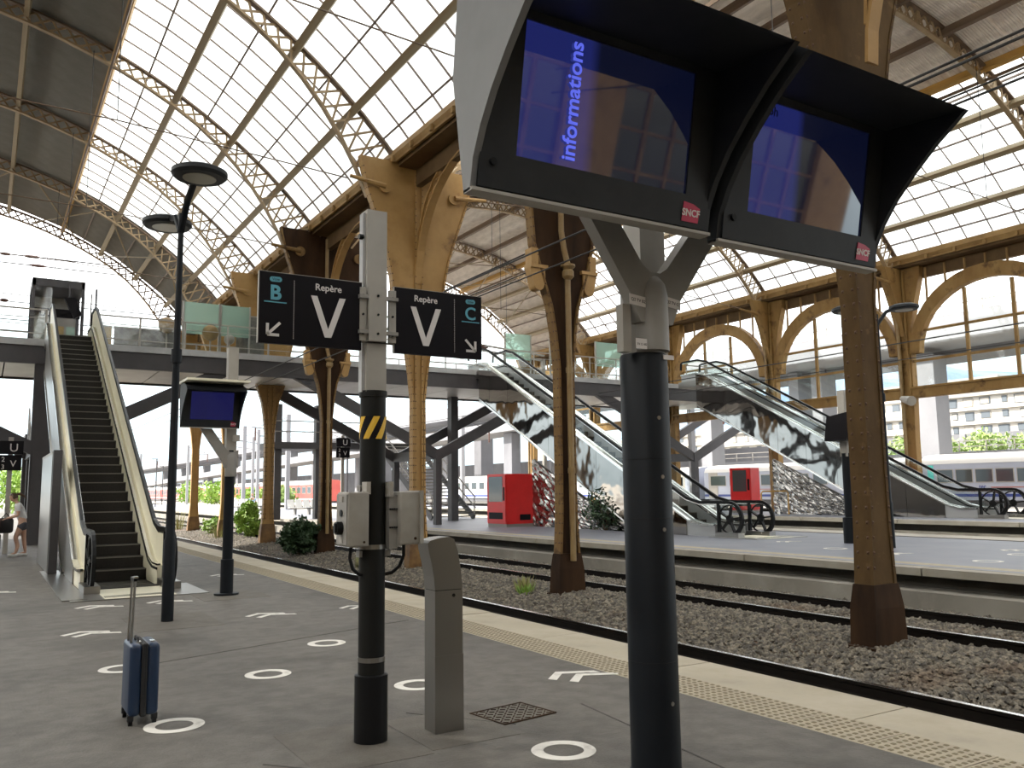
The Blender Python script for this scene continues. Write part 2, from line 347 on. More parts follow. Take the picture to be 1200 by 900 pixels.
for i in range(7):
    for j in range(9):
        cx_, cy_ = .04+i*.06, .035+j*.065
        tm.add([(cx_-.016, cy_-.016, 0), (cx_+.016, cy_-.016, 0), (cx_+.016, cy_+.016, 0), (cx_-.016, cy_+.016, 0), (cx_-.009, cy_-.009, .007), (cx_+.009, cy_-.009, .007), (cx_+.009, cy_+.009, .007), (cx_-.009, cy_+.009, .007)],
               [(4,5,6,7),(0,1,5,4),(1,2,6,5),(2,3,7,6),(3,0,4,7)])
tme = tm.mesh('tactile_slab', 'tactile'); tme.materials.append(MT['tactile_dome'])
for p in tme.polygons[NBOX:]: p.material_index = 1
y = 1.2
while y < 48:
    inst('tactile_slab', tme, edge, Matrix.Translation((4.735, y, 0))); y += .6
MB().box(4.735, 5.175, 48, 130, -.05, .001).build('tactile_strip', 'tactile', edge)
MB().box(4.735, 5.175, -30, 1.195, -.05, .001).build('tactile_strip', 'tactile', edge)
# repaired patches of the paving, cut round the posts (each a thin slab of its own)
for i, (x0, x1, y0, y1) in enumerate(((1.72, 2.44, 4.92, 5.86), (2.46, 3.10, 4.98, 5.78), (1.62, 2.62, 11.0, 12.4), (2.9, 3.9, 13.5, 14.6))):
    MB().box(x0, x1, y0, y1, -.02, .0025).build('paving_patch', 'asphalt_patch', floor)
for (a, b) in (((3.0, -2), (3.9, 5.4)), ((1.4, 8.9), (4.6, 10.0)), ((2.7, 5.9), (3.2, 5.2)), ((2.1, 4.6), (1.5, 5.3))):
    MB().bar((*a, .0015), (*b, .0015), .012, .003).build('paving_joint', 'concrete_dark', floor)
# ballast bed: slopes up from track 1 to the column row, level under track 2
def bedz(x): 
    return float(np.interp(x, [5.6, 7.6, 8.2, 9.2, 10.1, 10.5, 13.3], [-.68, -.68, -.60, -.46, -.40, -.42, -.46]))
MB().grid(26, 70, lambda u, v: (5.6+u*7.8, -25+v*150, bedz(5.6+u*7.8)+.03*noise.noise((u*9, v*40, 0)))).build('ground', 'ground', kind='structure')
MB().add([(13.3, 70, -.5), (400, 70, -.5), (400, 700, -.5), (13.3, 700, -.5)], [(0,1,2,3)]).build('ground', 'ground_far', kind='structure')
MB().add([(24.5, -60, .0), (400, -60, .0), (400, 700, .0), (24.5, 700, .0)], [(0,1,2,3)]).build('ground', 'ground_far', kind='structure')
MB().add([(-200, 130, -.5), (24.5, 130, -.5), (24.5, 900, -.5), (-200, 900, -.5)], [(0,1,2,3)]).build('ground', 'ground_far', kind='structure')
MB().add([(-200, -60, -.64), (13.3, -60, -.64), (13.3, 130, -.64), (-200, 130, -.64)], [(0,1,2,3)]).build('ground', 'ground', kind='structure')
# loose ballast: each stone a small faceted lump, too small and too many to count
def stones(name, boxes, seed, parent=None, sz=(.022, .05)):
    rgn = np.random.default_rng(seed); VV = []; FF = []; b = 0
    oct_ = np.array([(1,0,0),(0,1,0),(-1,0,0),(0,-1,0),(0,0,1),(.5,.5,.75),(-.6,.4,.7)], float)
    tri = [(0,1,5),(1,2,6),(2,3,4),(3,0,4),(0,5,4),(5,1,6),(5,6,4),(6,2,4)]
    for (x0, x1, y0, y1, n) in boxes:
        X = rgn.uniform(x0, x1, n); Y = rgn.uniform(y0, y1, n); Z = np.interp(X, [5.6, 7.6, 8.2, 9.2, 10.1, 10.5, 13.3], [-.68, -.68, -.60, -.46, -.40, -.42, -.46])+rgn.uniform(-.012, .03, n)
        s_ = rgn.uniform(sz[0], sz[1], n); th = rgn.uniform(0, 6.28, n); ti = rgn.uniform(.45, .95, n); ax = rgn.uniform(.6, 1.3, n)
        jit = rgn.uniform(.75, 1.25, (n, 7, 1))
        P = oct_[None]*jit; px = P[:,:,0]*ax[:,None]; py = P[:,:,1]
        c, s2 = np.cos(th)[:,None], np.sin(th)[:,None]
        V = np.stack([(px*c-py*s2)*s_[:,None]+X[:,None], (px*s2+py*c)*s_[:,None]+Y[:,None], P[:,:,2]*s_[:,None]*ti[:,None]+Z[:,None]], 2)
        VV.append(V.reshape(-1,3)); F = np.array(tri)[None]+(np.arange(n)*7)[:,None,None]+b; FF.append(F.reshape(-1,3)); b += n*7
    V = np.concatenate(VV); F = np.concatenate(FF)
    me = bpy.data.meshes.new(name); me.vertices.add(len(V)); me.vertices.foreach_set('co', V.astype(np.float32).ravel())
    me.loops.add(len(F)*3); me.loops.foreach_set('vertex_index', F.astype(np.int32).ravel()); me.polygons.add(len(F))
    me.polygons.foreach_set('loop_start', np.arange(0, len(F)*3, 3, dtype=np.int32)); me.update(calc_edges=True); me.validate()
    me.materials.append(MT['stone']); return link(name, me, parent, kind='stuff')
stones('ballast', [(8.05, 10.55, 1.5, 12, 15000), (8.05, 10.55, 12, 24, 11000), (8.05, 10.5, 24, 50, 7000), (10.8, 12.2, 3, 22, 7000), (12.35, 13.25, 4, 26, 4500), (10.8, 13.2, 22, 45, 3000)], 5)
# tracks
def rail_mb(x, y0, y1, z):
    pr = [(-.07,-.172),(.07,-.172),(.07,-.155),(.016,-.13),(.012,-.05),(.036,-.035),(.036,-.004),(-.036,-.004),(-.036,-.035),(-.012,-.05),(-.016,-.13),(-.07,-.155)]
    return MB().prism([(x+a, z+b) for a, b in pr], 'y', y0, y1)
def track(name, xs, z, y0, y1, label, sl=None):
    t = thing(name, ((xs[0]+xs[1])/2, 0, z-.17), label, 'railway track')
    for x in xs:
        r = rail_mb(x, y0, y1, z).build('rail', 'rail_side', t)
        MB().box(x-.03, x+.03, y0, y1, z-.004, z).build('running_surface', 'rail_top', r, label='polished top of the rail')
    me = MB().box(-1.05, 1.05, -.13, .13, -.12, 0).mesh('sleeper', 'sleeper')
    yy = (sl or (y0, y1))[0]
    while yy < (sl or (y0, y1))[1] and sl is not False:
        inst('sleeper', me, t, Matrix.Translation(((xs[0]+xs[1])/2, yy, z-.125))); yy += .68
track('railway_track', (6.50, 7.97), -.45, -20, 125, 'railway track right below the near platform edge with one bright rail showing', (0, 0))
track('railway_track', (10.70, 12.25), -.30, -20, 125, 'railway track with two dark rails between the iron columns and the second platform', (2, 60))
track('railway_track', (23.0, 24.5), -.05, -10, 60, 'railway track hidden in the cutting between the second and third platforms', (10, 20))
track('railway_track', (40.6, 42.05), .22, -20, 200, 'railway track under the long white train beyond the arcade', (0, 30))
# platform 2
def platform(name, x0, x1, z, y0, y1, wx, gz, m):
    p = MB().box(x0+.5, x1, y0, y1, z-.05, z).build(name, m, kind='structure')
    yy = y0; cache = {}
    me = MB().box(0, .5, 0, 3.97, -.13, 0).mesh('edge_stone', 'lip'); 
    while yy < min(y1, 70):
        inst('edge_stone', me, p, Matrix.Translation((x0, yy, z))); yy += 4
    if y1 > 70: MB().box(x0, x0+.5, yy, y1, z-.13, z).build('edge_stone', 'lip', p)
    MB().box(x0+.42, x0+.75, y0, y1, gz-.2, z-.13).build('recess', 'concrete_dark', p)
    MB().box(wx, x0+.44, y0, y1, gz-.3, z-.36).build('retaining_wall', 'concrete', p)
    MB().box(x1-.3, x1, y0, y1, gz-.3, z-.05).build('retaining_wall', 'concrete', p)
    return p
p2 = platform('platform', 13.65, 21.5, .18, -15, 125, 13.38, -.45, 'asphalt2')
MB().box(14.2, 14.55, -15, 60, .18, .185).build('tactile_strip', 'tactile', p2)
MB().box(21.4, 26.3, -15, 125, -.5, -.22).build('ground', 'ground', kind='structure')
p3 = platform('platform', 26.2, 31.0, .42, -10, 110, 25.95, -.2, 'asphalt2')
MB().box(14.0, 17.4, 2, 60, .1805, .1835).build('paving_patch', 'asphalt2', p2)
# floor markings: flat painted rings and arrows
def ring(c, r, z=.0, lab='', m='paint', w_=.075, grp='painted floor rings'):
    n = 40; b = MB(); vs = []
    for k in range(n):
        t = 2*math.pi*k/n
        for q in (r-w_, r): vs += [(c[0]+q*math.cos(t), c[1]+q*math.sin(t), z+.001), (c[0]+q*math.cos(t), c[1]+q*math.sin(t), z+.0035)]
    fs = []
    for k in range(n):
        a = 4*k; d = 4*((k+1) % n)
        fs += [(a+1, a+3, d+3, d+1), (a, d, d+2, a+2), (a+2, d+2, d+3, a+3), (a, a+1, d+1, d)]
    b.add(vs, fs); return b.build('floor_ring', m, label=lab, cat='floor marking', group=grp, org=(c[0], c[1], z))
for c, r, l in (((1.22, 6.51), .20, 'white painted ring on the paving at the foot of the blue suitcase'), ((2.24, 7.82), .20, 'white painted ring on the paving halfway between suitcase and grey signpost'),
                ((3.2, 9.02), .20, 'white painted ring farthest back, left of the grey signpost sleeve'), ((3.16, 6.67), .20, 'white painted ring half hidden behind the steel bollard'),
                ((3.13, 4.53), .20, 'white painted ring in the foreground left of the dark display column'), ((1.18, 8.85), .20, 'white painted ring partly hidden behind the blue suitcase')):
    ring(c, r, 0, l)
for c, l in (((16.4, 12.85), 'faint white ring on the second platform left of the iron column foot'), ((15.7, 9.0), 'faint white ring on the second platform right of the iron column'), ((17.6, 9.4), 'faint white ring near the right picture edge on the second platform')):
    ring(c, .26, .1835, l, grp='painted rings on the second platform')
def chevron(c, s, z, lab, dirx=-1, grp='painted floor arrows'):
    b = MB()
    for o in (0, .17*s):
        x0 = c[0]+o*.6; y0 = c[1]-o
        pts = [(x0-.26*s, y0-.05*s), (x0-.05*s, y0+.15*s), (x0+.26*s, y0-.0*s), (x0+.26*s, y0-.085*s), (x0-.04*s, y0+.06*s), (x0-.22*s, y0-.12*s)]
        b.prism(pts, 'z', z+.001, z+.0035)
    return b.build('floor_arrow', 'paint', label=lab, cat='floor marking', group=grp, org=(c[0], c[1], z))
for c, s, l in (((1.1, 11.35), 1, 'white double chevron on the paving left of the suitcase handle'), ((3.25, 11.6), 1, 'white double chevron on the paving right of the lamp post'), ((4.5, 11.6), .9, 'small white double chevron half hidden behind the grey signpost'), ((4.42, 6.28), 1.0, 'white double chevron beside the tactile strip, left of the dark display column'),
                ((1.45, 13.9), 1, 'worn white chevron in front of the near escalator'), ((2.4, 13.9), 1, 'worn white chevron between escalator and lamp post'), ((4.1, 17.6), 1, 'white chevron on the paving behind the small display post'), ((.2, 17), 1, 'white chevron at the left picture edge')):
    chevron(c, s, 0, l)
for c, l in (((17.5, 15.3), 'faint chevron on the second platform in front of the far display post'), ((16.0, 11.2), 'faint chevron on the second platform beside the iron column foot'), ((18.6, 10.2), 'faint chevron on the second platform near its far edge')):
    chevron(c, 1.1, .1835, l, grp='painted arrows on the second platform')
# manhole cover with a raised tread
mh = MB().box(-.24, .24, -.2, .2, 0, .004).mesh('manhole_cover', 'asphalt_patch')
m0 = link('manhole_cover', mh, None, (3.33, 5.45, 0), 'square chequered manhole cover right of the steel bollard', 'manhole cover'); m0.rotation_euler[2] = rad(8); ORG[m0.name] = Vector((0,0,0))
fr = MB(); 
for a in (-.24, .23): fr.box(a, a+.012, -.2, .2, 0, .008)
for a in (-.2, .19): fr.box(-.24, .24, a, a+.012, 0, .008)
fr.build('frame', 'rust_and_shade', m0)
st = MB()
for i in range(9):
    for j in range(8):
        q = .018 if (i+j) % 2 else -.018
        st.bar((-.2+i*.05-.014, -.165+j*.047-q*.7, .006), (-.2+i*.05+.014, -.165+j*.047+q*.7, .006), .008, .005)
t_ = st.build('tread', 'rust_and_shade', m0, kind='stuff')
# ================================================================ iron columns between the halls
PROF = [(-.45,.31),(.05,.28),(.35,.24),(1.0,.20),(1.8,.188),(4.0,.188),(4.7,.26),(5.25,.35),(6.0,.60),(6.5,.74),(7.3,.80),(8.0,.95),(8.8,1.22),(9.6,1.5),(10.3,1.68),(10.55,1.72)]
rivm = MB().add([(-.016,-.016,0),(.016,-.016,0),(.016,.016,0),(-.016,.016,0),(0,0,.014)], [(0,1,4),(1,2,4),(2,3,4),(3,0,4)])
def column(Y, rusty, lab, rivs=True, pipe=False):
    if pipe is False and rivs: Y -= .2
    t = thing('iron_column', (COLX, Y+(.18 if pipe is None else 0), -.45), lab, 'column', 'iron columns between the tracks')
    m = 'ochre_rusty' if rusty else 'ochre'
    flush = pipe is None
    fd = .14 if flush else .115
    if flush: Y += .18
    wt = .125 if flush else .06
    MB().plate([(z, hw-.02) for z, hw in PROF], COLX, 'y', Y-wt, Y+wt).build('web_plate', 'rust_and_shade' if pipe else 'ochre_dark' if flush else m, t)  # pipe columns: shade of the recess is put into the dark brown web
    m = 'ochre_dark' if flush else 'ochre_worn' if pipe else m
    for sgn, nm in ((-1, 'flange'), (1, 'flange')):
        b = MB(); vs = []
        for z, hw in PROF:
            for dx in (0, .05):
                for dy in (-fd, fd): vs.append((COLX+sgn*(hw-dx), Y+dy*(1.25 if z < .3 else 1), z))
        fs = []
        for i in range(len(PROF)-1):
            a = 4*i; c = a+4
            fs += [(a,a+1,c+1,c), (a+2,c+2,c+3,a+3), (a,c,c+2,a+2), (a+1,a+3,c+3,c+1)]
        fs += [(0,2,3,1), tuple(len(vs)-4+k for k in (0,1,3,2))]
        if sgn > 0: fs = [x[::-1] for x in fs]
        b.add(vs, fs); b.build('flange', m, t)
    # ribs on both faces of the web (angle irons)
    for dx in (() if (flush or pipe) else (-.10, .10)):
        for s_ in (-1, 1):
            MB().box(COLX+dx-.025, COLX+dx+.025, Y+s_*.065-.04*(s_ < 0), Y+s_*.065+.04*(s_ > 0), .5, 10.4).build('angle_iron', 'ochre_rusty' if rusty else m, t)
    # base shoe, darker and rusty below
    b = MB(); b.box(COLX-.41, COLX+.41, Y-fd*1.25-.06, Y+fd*1.25+.06, -.47, -.41); b.build('base_plate', 'rust_and_shade', t)
    vs = []; 
    for z, a, c in ((-.42, .322, fd*1.25+.012), (.05, .292, fd*1.25+.012), (.34, .252, fd*1.02+.012)):
        vs += [(COLX-a, Y-c, z), (COLX+a, Y-c, z), (COLX+a, Y+c, z), (COLX-a, Y+c, z)]
    fs = [(0,3,2,1), (8,9,10,11)]
    for i in (0, 4):
        for k in range(4): fs.append((i+k, i+(k+1)%4, i+4+(k+1)%4, i+4+k))
    MB().add(vs, fs).build('shoe', 'rust_and_shade' if rusty else 'shoe', t)
    # rows of rivets on the flanges and web
    rb = MB()
    def riv(c, n):
        n = Vector(n).normalized(); x = n.orthogonal().normalized(); y_ = n.cross(x)
        r = .028 if flush else .023
        rb.add([Vector(c)+x*r, Vector(c)+y_*r, Vector(c)-x*r, Vector(c)-y_*r, Vector(c)+n*.016], [(0,1,4),(1,2,4),(2,3,4),(3,0,4)])
    if rivs:
        z = .55
        zs = np.array([p[0] for p in PROF]); hs = np.array([p[1] for p in PROF])
        while z < 10.4:
            hw = float(np.interp(z, zs, hs))
            for dy in ((-.075, .075) if flush else (-.06, .06)): riv((COLX-hw-.001, Y+dy, z), (-1, 0, 0))
            for sg in (-1, 1):
                riv((COLX+sg*(hw-.025), Y-fd-.001, z), (0, -1, 0))
                if not (flush or pipe): riv((COLX+sg*.10, Y-.103, z), (0, -1, 0))
            z += .19
        rb.build('rivets', 'rivet', t, kind='stuff')
    if pipe:
        pb = MB(); pb.tube([(COLX+.02, Y-.18, .2), (COLX+.02, Y-.18, 5.9)], .06, 10); pb.build('downpipe', 'pipe', t)
        c = MB(); 
        for z in (1.9, 3.9): c.cyl((COLX+.02, Y-.18, z), (COLX+.02, Y-.18, z+.10), .075, 12)
        c.build('pipe_collar', 'pipe', t)
        MB().lathe([(.07, 0), (.12, .06), (.12, .16), (.09, .2), (.15, .26), (.15, .3)], (COLX+.02, Y-.20, 5.8), 14).build('rainwater_head', 'pipe', t)
        MB().tube([(COLX+.02, Y-.20, 6.1), (COLX-.05, Y-.18, 6.4), (COLX-.10, Y-.16, 6.8), (COLX-.10, Y-.16, 10.3)], .06, 10).build('downpipe', 'pipe', t)
    for sgn in ((-1, 1) if pipe else ()):      # scrolled corbels
        hx = COLX+sgn*.62
        MB().cyl((hx, Y-.11, 5.65), (hx, Y+.11, 5.65), .12, 16).build('corbel_scroll', 'ochre', t)
        MB().prism([(hx+sgn*.12, 5.65), (hx+sgn*.20, 5.98), (hx-sgn*.15, 5.98), (hx-sgn*.15, 5.65)], 'y', Y-.105, Y+.105).build('corbel_block', 'ochre', t)
        MB().box(hx-.2, hx+.2, Y-.14, Y+.14, 5.98, 6.05).build('corbel_cap', 'ochre', t)
        MB().box(COLX+sgn*.72-.08, COLX+sgn*.72+.08, Y-.12, Y+.12, 6.05, 6.38).build('corbel_upstand', 'ochre', t)
    # tie-rod boss on each side of the head
    for sgn in (-1, 1):
        MB().tube([(COLX+sgn*1.05, Y-.13, 9.75), (COLX+sgn*1.05, Y-.19, 9.75)], .17, 16).build('tie_boss', m, t)
        MB().tube([(COLX+sgn*1.05, Y-.21, 9.75), (COLX+sgn*2.05, Y-.21, 9.85)], [.08, .05], 8).build('tie_end', m, t)
    return t
CL = {3: (True, 'iron column just behind the camera, out of view'), 4: (True, 'large near iron column with paired rivets, rising from the ballast at the right'), 5: (True, 'rusty ochre iron column with a downpipe, in the middle of the picture'), 6: (False, 'clean ochre riveted iron column behind the right V sign panel'),
      7: (True, 'rusty iron column with downpipe behind the left V sign panel and meter box'), 8: (False, 'ochre iron column with bell-shaped foot left of the dark shrub'), 9: (True, 'narrow iron column just behind the bright green shrub and display post'), 10: (False, 'last and smallest ochre iron column, between lamp post and display post')}
for i, (ru, lb) in CL.items(): 
    if i != 3: column(COLY[i], ru and i != 9, lb, i < 9, {4: None, 5: True, 7: True}.get(i, False))
# ================================================================ eaves girder over the column row
def eaves(X, y0, y1, lab, sides=(-1, 1)):
    t = thing('eaves_girder', (X, y0, 9.9), lab, 'girder')
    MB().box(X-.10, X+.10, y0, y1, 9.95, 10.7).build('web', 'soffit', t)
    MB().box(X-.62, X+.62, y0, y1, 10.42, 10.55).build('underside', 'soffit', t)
    for s_ in sides:
        b = MB(); b.prism([(X+s_*.45, 10.55), (X+s_*.72, 10.55), (X+s_*.78, 10.70), (X+s_*.70, 10.92), (X+s_*.58, 10.92)], 'y', y0, y1); b.build('gutter', 'gutter', t)
        MB().box(X+s_*.72-.03, X+s_*.72+.03, y0, y1, 10.5, 10.56).build('gutter_trim', 'gutter', t)
        yy = y0+.6
        me = MB().box(-.04, .04, -.05, .05, 0, .16).mesh('gutter_bracket', 'gutter')
        while yy < y1:
            inst('gutter_bracket', me, t, Matrix.Translation((X+s_*.80, yy, 10.50))); yy += 1.175
    return t
eg = eaves(COLX, -21, 49.5, 'long ochre eaves girder and gutter carried by the iron columns between the two roofs')
# arched lattice braces springing from each column along the girder
for i in range(3, 11):
    Y0 = COLY[i]
    for s_ in (-1, 1):
        if (i == 10 and s_ > 0): continue
        t = thing('arched_brace', (COLX, Y0+s_*.2, 7.2), ('arched lattice brace on the %s side of %s' % ('far' if s_ > 0 else 'near', {3:'the column behind the camera',4:'the nearest iron column',5:'the rusty middle column',6:'the clean column behind the right sign',7:'the rusty column behind the left sign',8:'the bell-footed column',9:'the narrow column behind the shrub',10:'the last iron column'}[i])), 'brace', 'arched braces under the eaves girder')
        lo = []; hi = []
        for k in range(11):
            a = k/10*math.pi/2
            lo.append((COLX, Y0+s_*(.26+3.0*(1-math.cos(a))), 7.2+2.9*math.sin(a)))
            hi.append((COLX, Y0+s_*(.26+2.55*(1-math.cos(a))), 7.75+2.55*math.sin(a)))
        MB().path(lo, .05, .22, (1,0,0)).build('lower_flange', 'ochre', t); MB().path(hi, .05, .16, (1,0,0)).build('upper_flange', 'ochre', t)
        for k in range(10):
            ibar('lattice_bar', 'ochre', t, lo[k], hi[min(k+1, 10)], .07, .03)
            ibar('lattice_bar', 'ochre', t, hi[k], lo[min(k+1, 10)], .07, .03)
# ================================================================ roofs
R1, CX1, CZ1 = 16.8, -3.4, -.12; A1 = rad(50.9); O1 = rad(22.0)
R2_, CX2, CZ2 = 14.4, 20.95, 1.5; A2 = rad(50.0); O2 = rad(22.45)
def arc(R, cx, cz, a, Y, d=0): return (cx+(R-d)*math.sin(a), Y, cz+(R-d)*math.cos(a))
def roof(tag, R, cx, cz, A, O, sheetm, rowsO, bays_vis, bays_sheet, first_label):
    c = thing(tag, (cx, 0, cz+R), kind='structure')
    Y0, Y1 = COLY[0], COLY[10]
    # purlins
    def purl(a, w_, h_, m, off=0, y1=Y1, name='purlin'):
        p = arc(R, cx, cz, a, Y0, off); q = arc(R, cx, cz, a, y1, off)
        ibar(name, m, c, p, q, w_, h_, (math.sin(a), 0, math.cos(a)))
    for s_ in (-1, 1):
        purl(s_*O, .16, .30, 'edge_ochre', .12, name='ridge_curb'); purl(s_*(O+.004), .06, .10, 'chord', .62, name='purlin')
        for k in range(1, 4): purl(s_*(O+(A-O)*k/4), .20, .24, 'purlin', .24)
        for k in range(4): purl(s_*(O+(A-O)*(k+.5)/4), .05, .07, 'bar', .05, name='thin_purlin')
    for k in range(1, rowsO): purl(-O+2*O*k/rowsO, .14, .26, 'purlin' if sheetm == 'sheet' else 'chord', .25)
    n = 8
    # glazing bars and panes
    da = (A-O)/n
    pw = 7.05/7
    def barmesh(s_):
        b = MB(); b.path([arc(R, cx, cz, s_*(O+da*k), 0, .03) for k in range(n+1)], .05, .032, (0,1,0)); return b
    gm = {s_: barmesh(s_).mesh('glazing_bar', 'bar', (cx, 0, cz+R)) for s_ in (-1, 1)}
    L = 2*R*math.sin(da/2)-.02
    pm = MB().box(-.5*(pw-.03), .5*(pw-.03), -L/2, L/2, -.006, .006)
    pme = pm.mesh('roof_pane', 'pane')
    far = MB(); farb = MB(); cnt = 0
    for bi in range(10):
        endbay = bi == 9
        for s_ in (-1, 1):
            if endbay: continue
            vis = s_ > 0 and bi in bays_vis
            for q in range(7):
                yb = COLY[bi]+pw*q
                if q:
                    if vis:
                        o = link('glazing_bar', gm[s_], c); o.location = (0, yb, 0)
                    else: farb.path([arc(R, cx, cz, s_*(O+da*k), yb, .03) for k in range(0, n+1, 2)], .045, .06, (0,1,0))
                for k in range(n):
                    a = s_*(O+da*(k+.5)); ce = Vector(arc(R*math.cos(da/2), cx, cz, a, yb+pw/2, -.01))
                    if vis and cnt < 298:
                        m = Matrix.Translation(ce) @ Matrix.Rotation(a, 4, 'Y') @ Matrix.Rotation(rad(90), 4, 'Z')
                        inst('roof_pane', pme, c, m); cnt += 1
                    else:
                        p = [arc(R, cx, cz, s_*(O+da*kk)-0, yy, 0) for kk, yy in ((k, yb+.015), (k+1, yb+.015), (k+1, yb+pw-.015), (k, yb+pw-.015))]
                        far.add(p, [(0,1,2,3)])
    far.build('roof_panes', 'pane', c, kind='stuff'); farb.build('glazing_bars', 'bar', c, kind='stuff')
    # corrugated sheets over the crown (and over the whole of the end bay)
    ds = 2*O/rowsO; Ls = 2*R*math.sin(ds/2)
    def corr(L, seg=26):
        b = MB(); n_ = seg
        for i in range(n_+1):
            x = -pw/2-.04+(pw+.08)*i/n_; z = .014*math.cos(i*math.pi)
            b.v += [(x, -L/2-.03, z), (x, L/2+.03, z)]
        for i in range(n_): b.f.append((2*i, 2*i+1, 2*i+3, 2*i+2))
        return b
    sm = corr(Ls).mesh('roof_sheet', sheetm); rest = MB(); cnt = 0
    step_ = (A-O)/3; Le = 2*R*math.sin(step_/2); em = corr(Le).mesh('roof_sheet', sheetm)
    for bi in range(10):
        for q in range(7):
            yb = COLY[bi]+pw*(q+.5)
            rows = [(-O+ds*(k+.5), ds, Ls, sm) for k in range(rowsO)]
            if bi == 9: rows += [(s_*(O+step_*(k+.5)), step_, Le, em) for k in range(3) for s_ in (-1, 1)]
            for a, dd, LL, me in rows:
                ce = Vector(arc(R*math.cos(dd/2), cx, cz, a, yb, -.05-.024*(q % 2)))
                m = Matrix.Translation(ce) @ Matrix.Rotation(a, 4, 'Y') @ Matrix.Rotation(rad(90), 4, 'Z')
                if bi in bays_sheet and cnt < 298: inst('roof_sheet', me, c, m); cnt += 1
                else:
                    hw = LL/2; b = [m @ Vector(v) for v in ((-pw/2, -hw, 0), (pw/2, -hw, 0), (pw/2, hw, 0), (-pw/2, hw, 0))]
                    rest.add(b, [(0,1,2,3)])
    rest.build('roof_sheets', sheetm, c, kind='stuff')
    return c
roof('ceiling', R1, CX1, CZ1, A1, O1, 'sheet', 5, range(5, 9), range(5, 10), '')
roof('ceiling', R2_, CX2, CZ2, A2, O2, 'sheet2', 5, (4, 5, 6, 7), range(4, 10), '')
ordn = {4: 'nearest', 5: 'second', 6: 'third', 7: 'fourth', 8: 'fifth', 9: 'sixth', 10: 'gable end'}
def depth1(a, A): 
    u = abs(a)/A; return .42 if u < .6 else .42+1.0*((u-.6)/.4)**1.7
def truss(i, R, cx, cz, A, hall, vis, dens, prefix):
    Y = COLY[i]
    t = thing('roof_truss', (cx, Y, cz+R), '%s lattice roof truss of the %s hall, counted from the camera' % (ordn.get(i, 'hidden'), prefix), 'roof truss', 'roof trusses of the %s hall' % prefix)
    n = dens
    As = [-A+2*A*k/n for k in range(n+1)]
    up = [arc(R, cx, cz, a, Y, .12) for a in As]
    lo = [arc(R, cx, cz, a, Y, .12+(depth1(a, A) if hall == 1 else .5+.35*(abs(a)/A)**3)) for a in As]
    MB().path(up[::2] if n % 2 == 0 else up, .06, .20, (0,1,0)).build('upper_chord', 'chord', t)
    MB().path(lo[::2] if n % 2 == 0 else lo, .06, .16, (0,1,0)).build('lower_chord', 'truss', t)
    rest = MB(); half = 0 if vis == 2 else n//2
    cnt = 0
    for k in range(n):
        for p, q in ((lo[k], up[k+1]), (up[k], lo[k+1])):
            if vis and k >= half and cnt < 290 and (hall == 2 or As[k] > -.05): ibar('brace', 'truss', t, p, q, .06, .035, (0,1,0)); cnt += 1
            else: rest.bar(p, q, .05, .035, (0,1,0))
        if hall == 2 and k % 6 == 0 and k: rest.bar(lo[k], up[k], .12, .06, (0,1,0))
    if rest.v: rest.build('braces', 'truss', t, kind='stuff')
    # tie rod with hangers
    z = 9.95; xr = abs(lo[0][0]-cx)-.1
    xe = 11.2 if hall == 1 else 9.2
    MB().tube([(cx-xe-.2, Y-.21, 9.85), (cx-xe/2, Y-.21, z+.25), (cx, Y-.21, z+.35), (cx+xe/2, Y-.21, z+.25), (cx+xe, Y-.21, 9.85)], .017, 6).build('tie_rod', 'chord', t)
    for f in (-.5, 0, .5):
        x = cx+xe*f; zt = cz+math.sqrt((R-.5)**2-(x-cx)**2)
        MB().cyl((x, Y-.21, z+.25), (x, Y-.21, zt), .012, 5).build('hanger', 'wire', t)
    return t
for i in range(4, 11):
    truss(i, R1, CX1, CZ1, A1, 1, 1 if i >= 5 else 0, 66, 'near')
    truss(i, R2_, CX2, CZ2, A2, 2, 1 if i >= 4 else 0, 72, 'far')
# diagonal wind bracing under the grey end bay
wb = thing('wind_bracing', (3, 45, 12), 'thin diagonal bracing rods under the grey end bay of the near roof', 'bracing')
for a0 in (-10, 4, 17, 29, 40):
    for (u, v) in ((0, 1), (1, 0)):
        MB().bar(arc(R1, CX1, CZ1, rad(a0+(u*9)), 42.4, .5), arc(R1, CX1, CZ1, rad(a0+(v*9)), 49.0, .5), .05, .05).build('rod', 'purlin', wb)
wb2 = thing('wind_bracing', (22, 45, 14), 'thin diagonal bracing rods under the end bay of the far roof', 'bracing')
for a0 in (-6, 6, 17, 29):
    for (u, v) in ((0, 1), (1, 0)):
        MB().bar(arc(R2_, CX2, CZ2, rad(a0+(u*9)), 42.4, .5), arc(R2_, CX2, CZ2, rad(a0+(v*9)), 49.0, .5), .05, .05).build('rod', 'purlin', wb2)
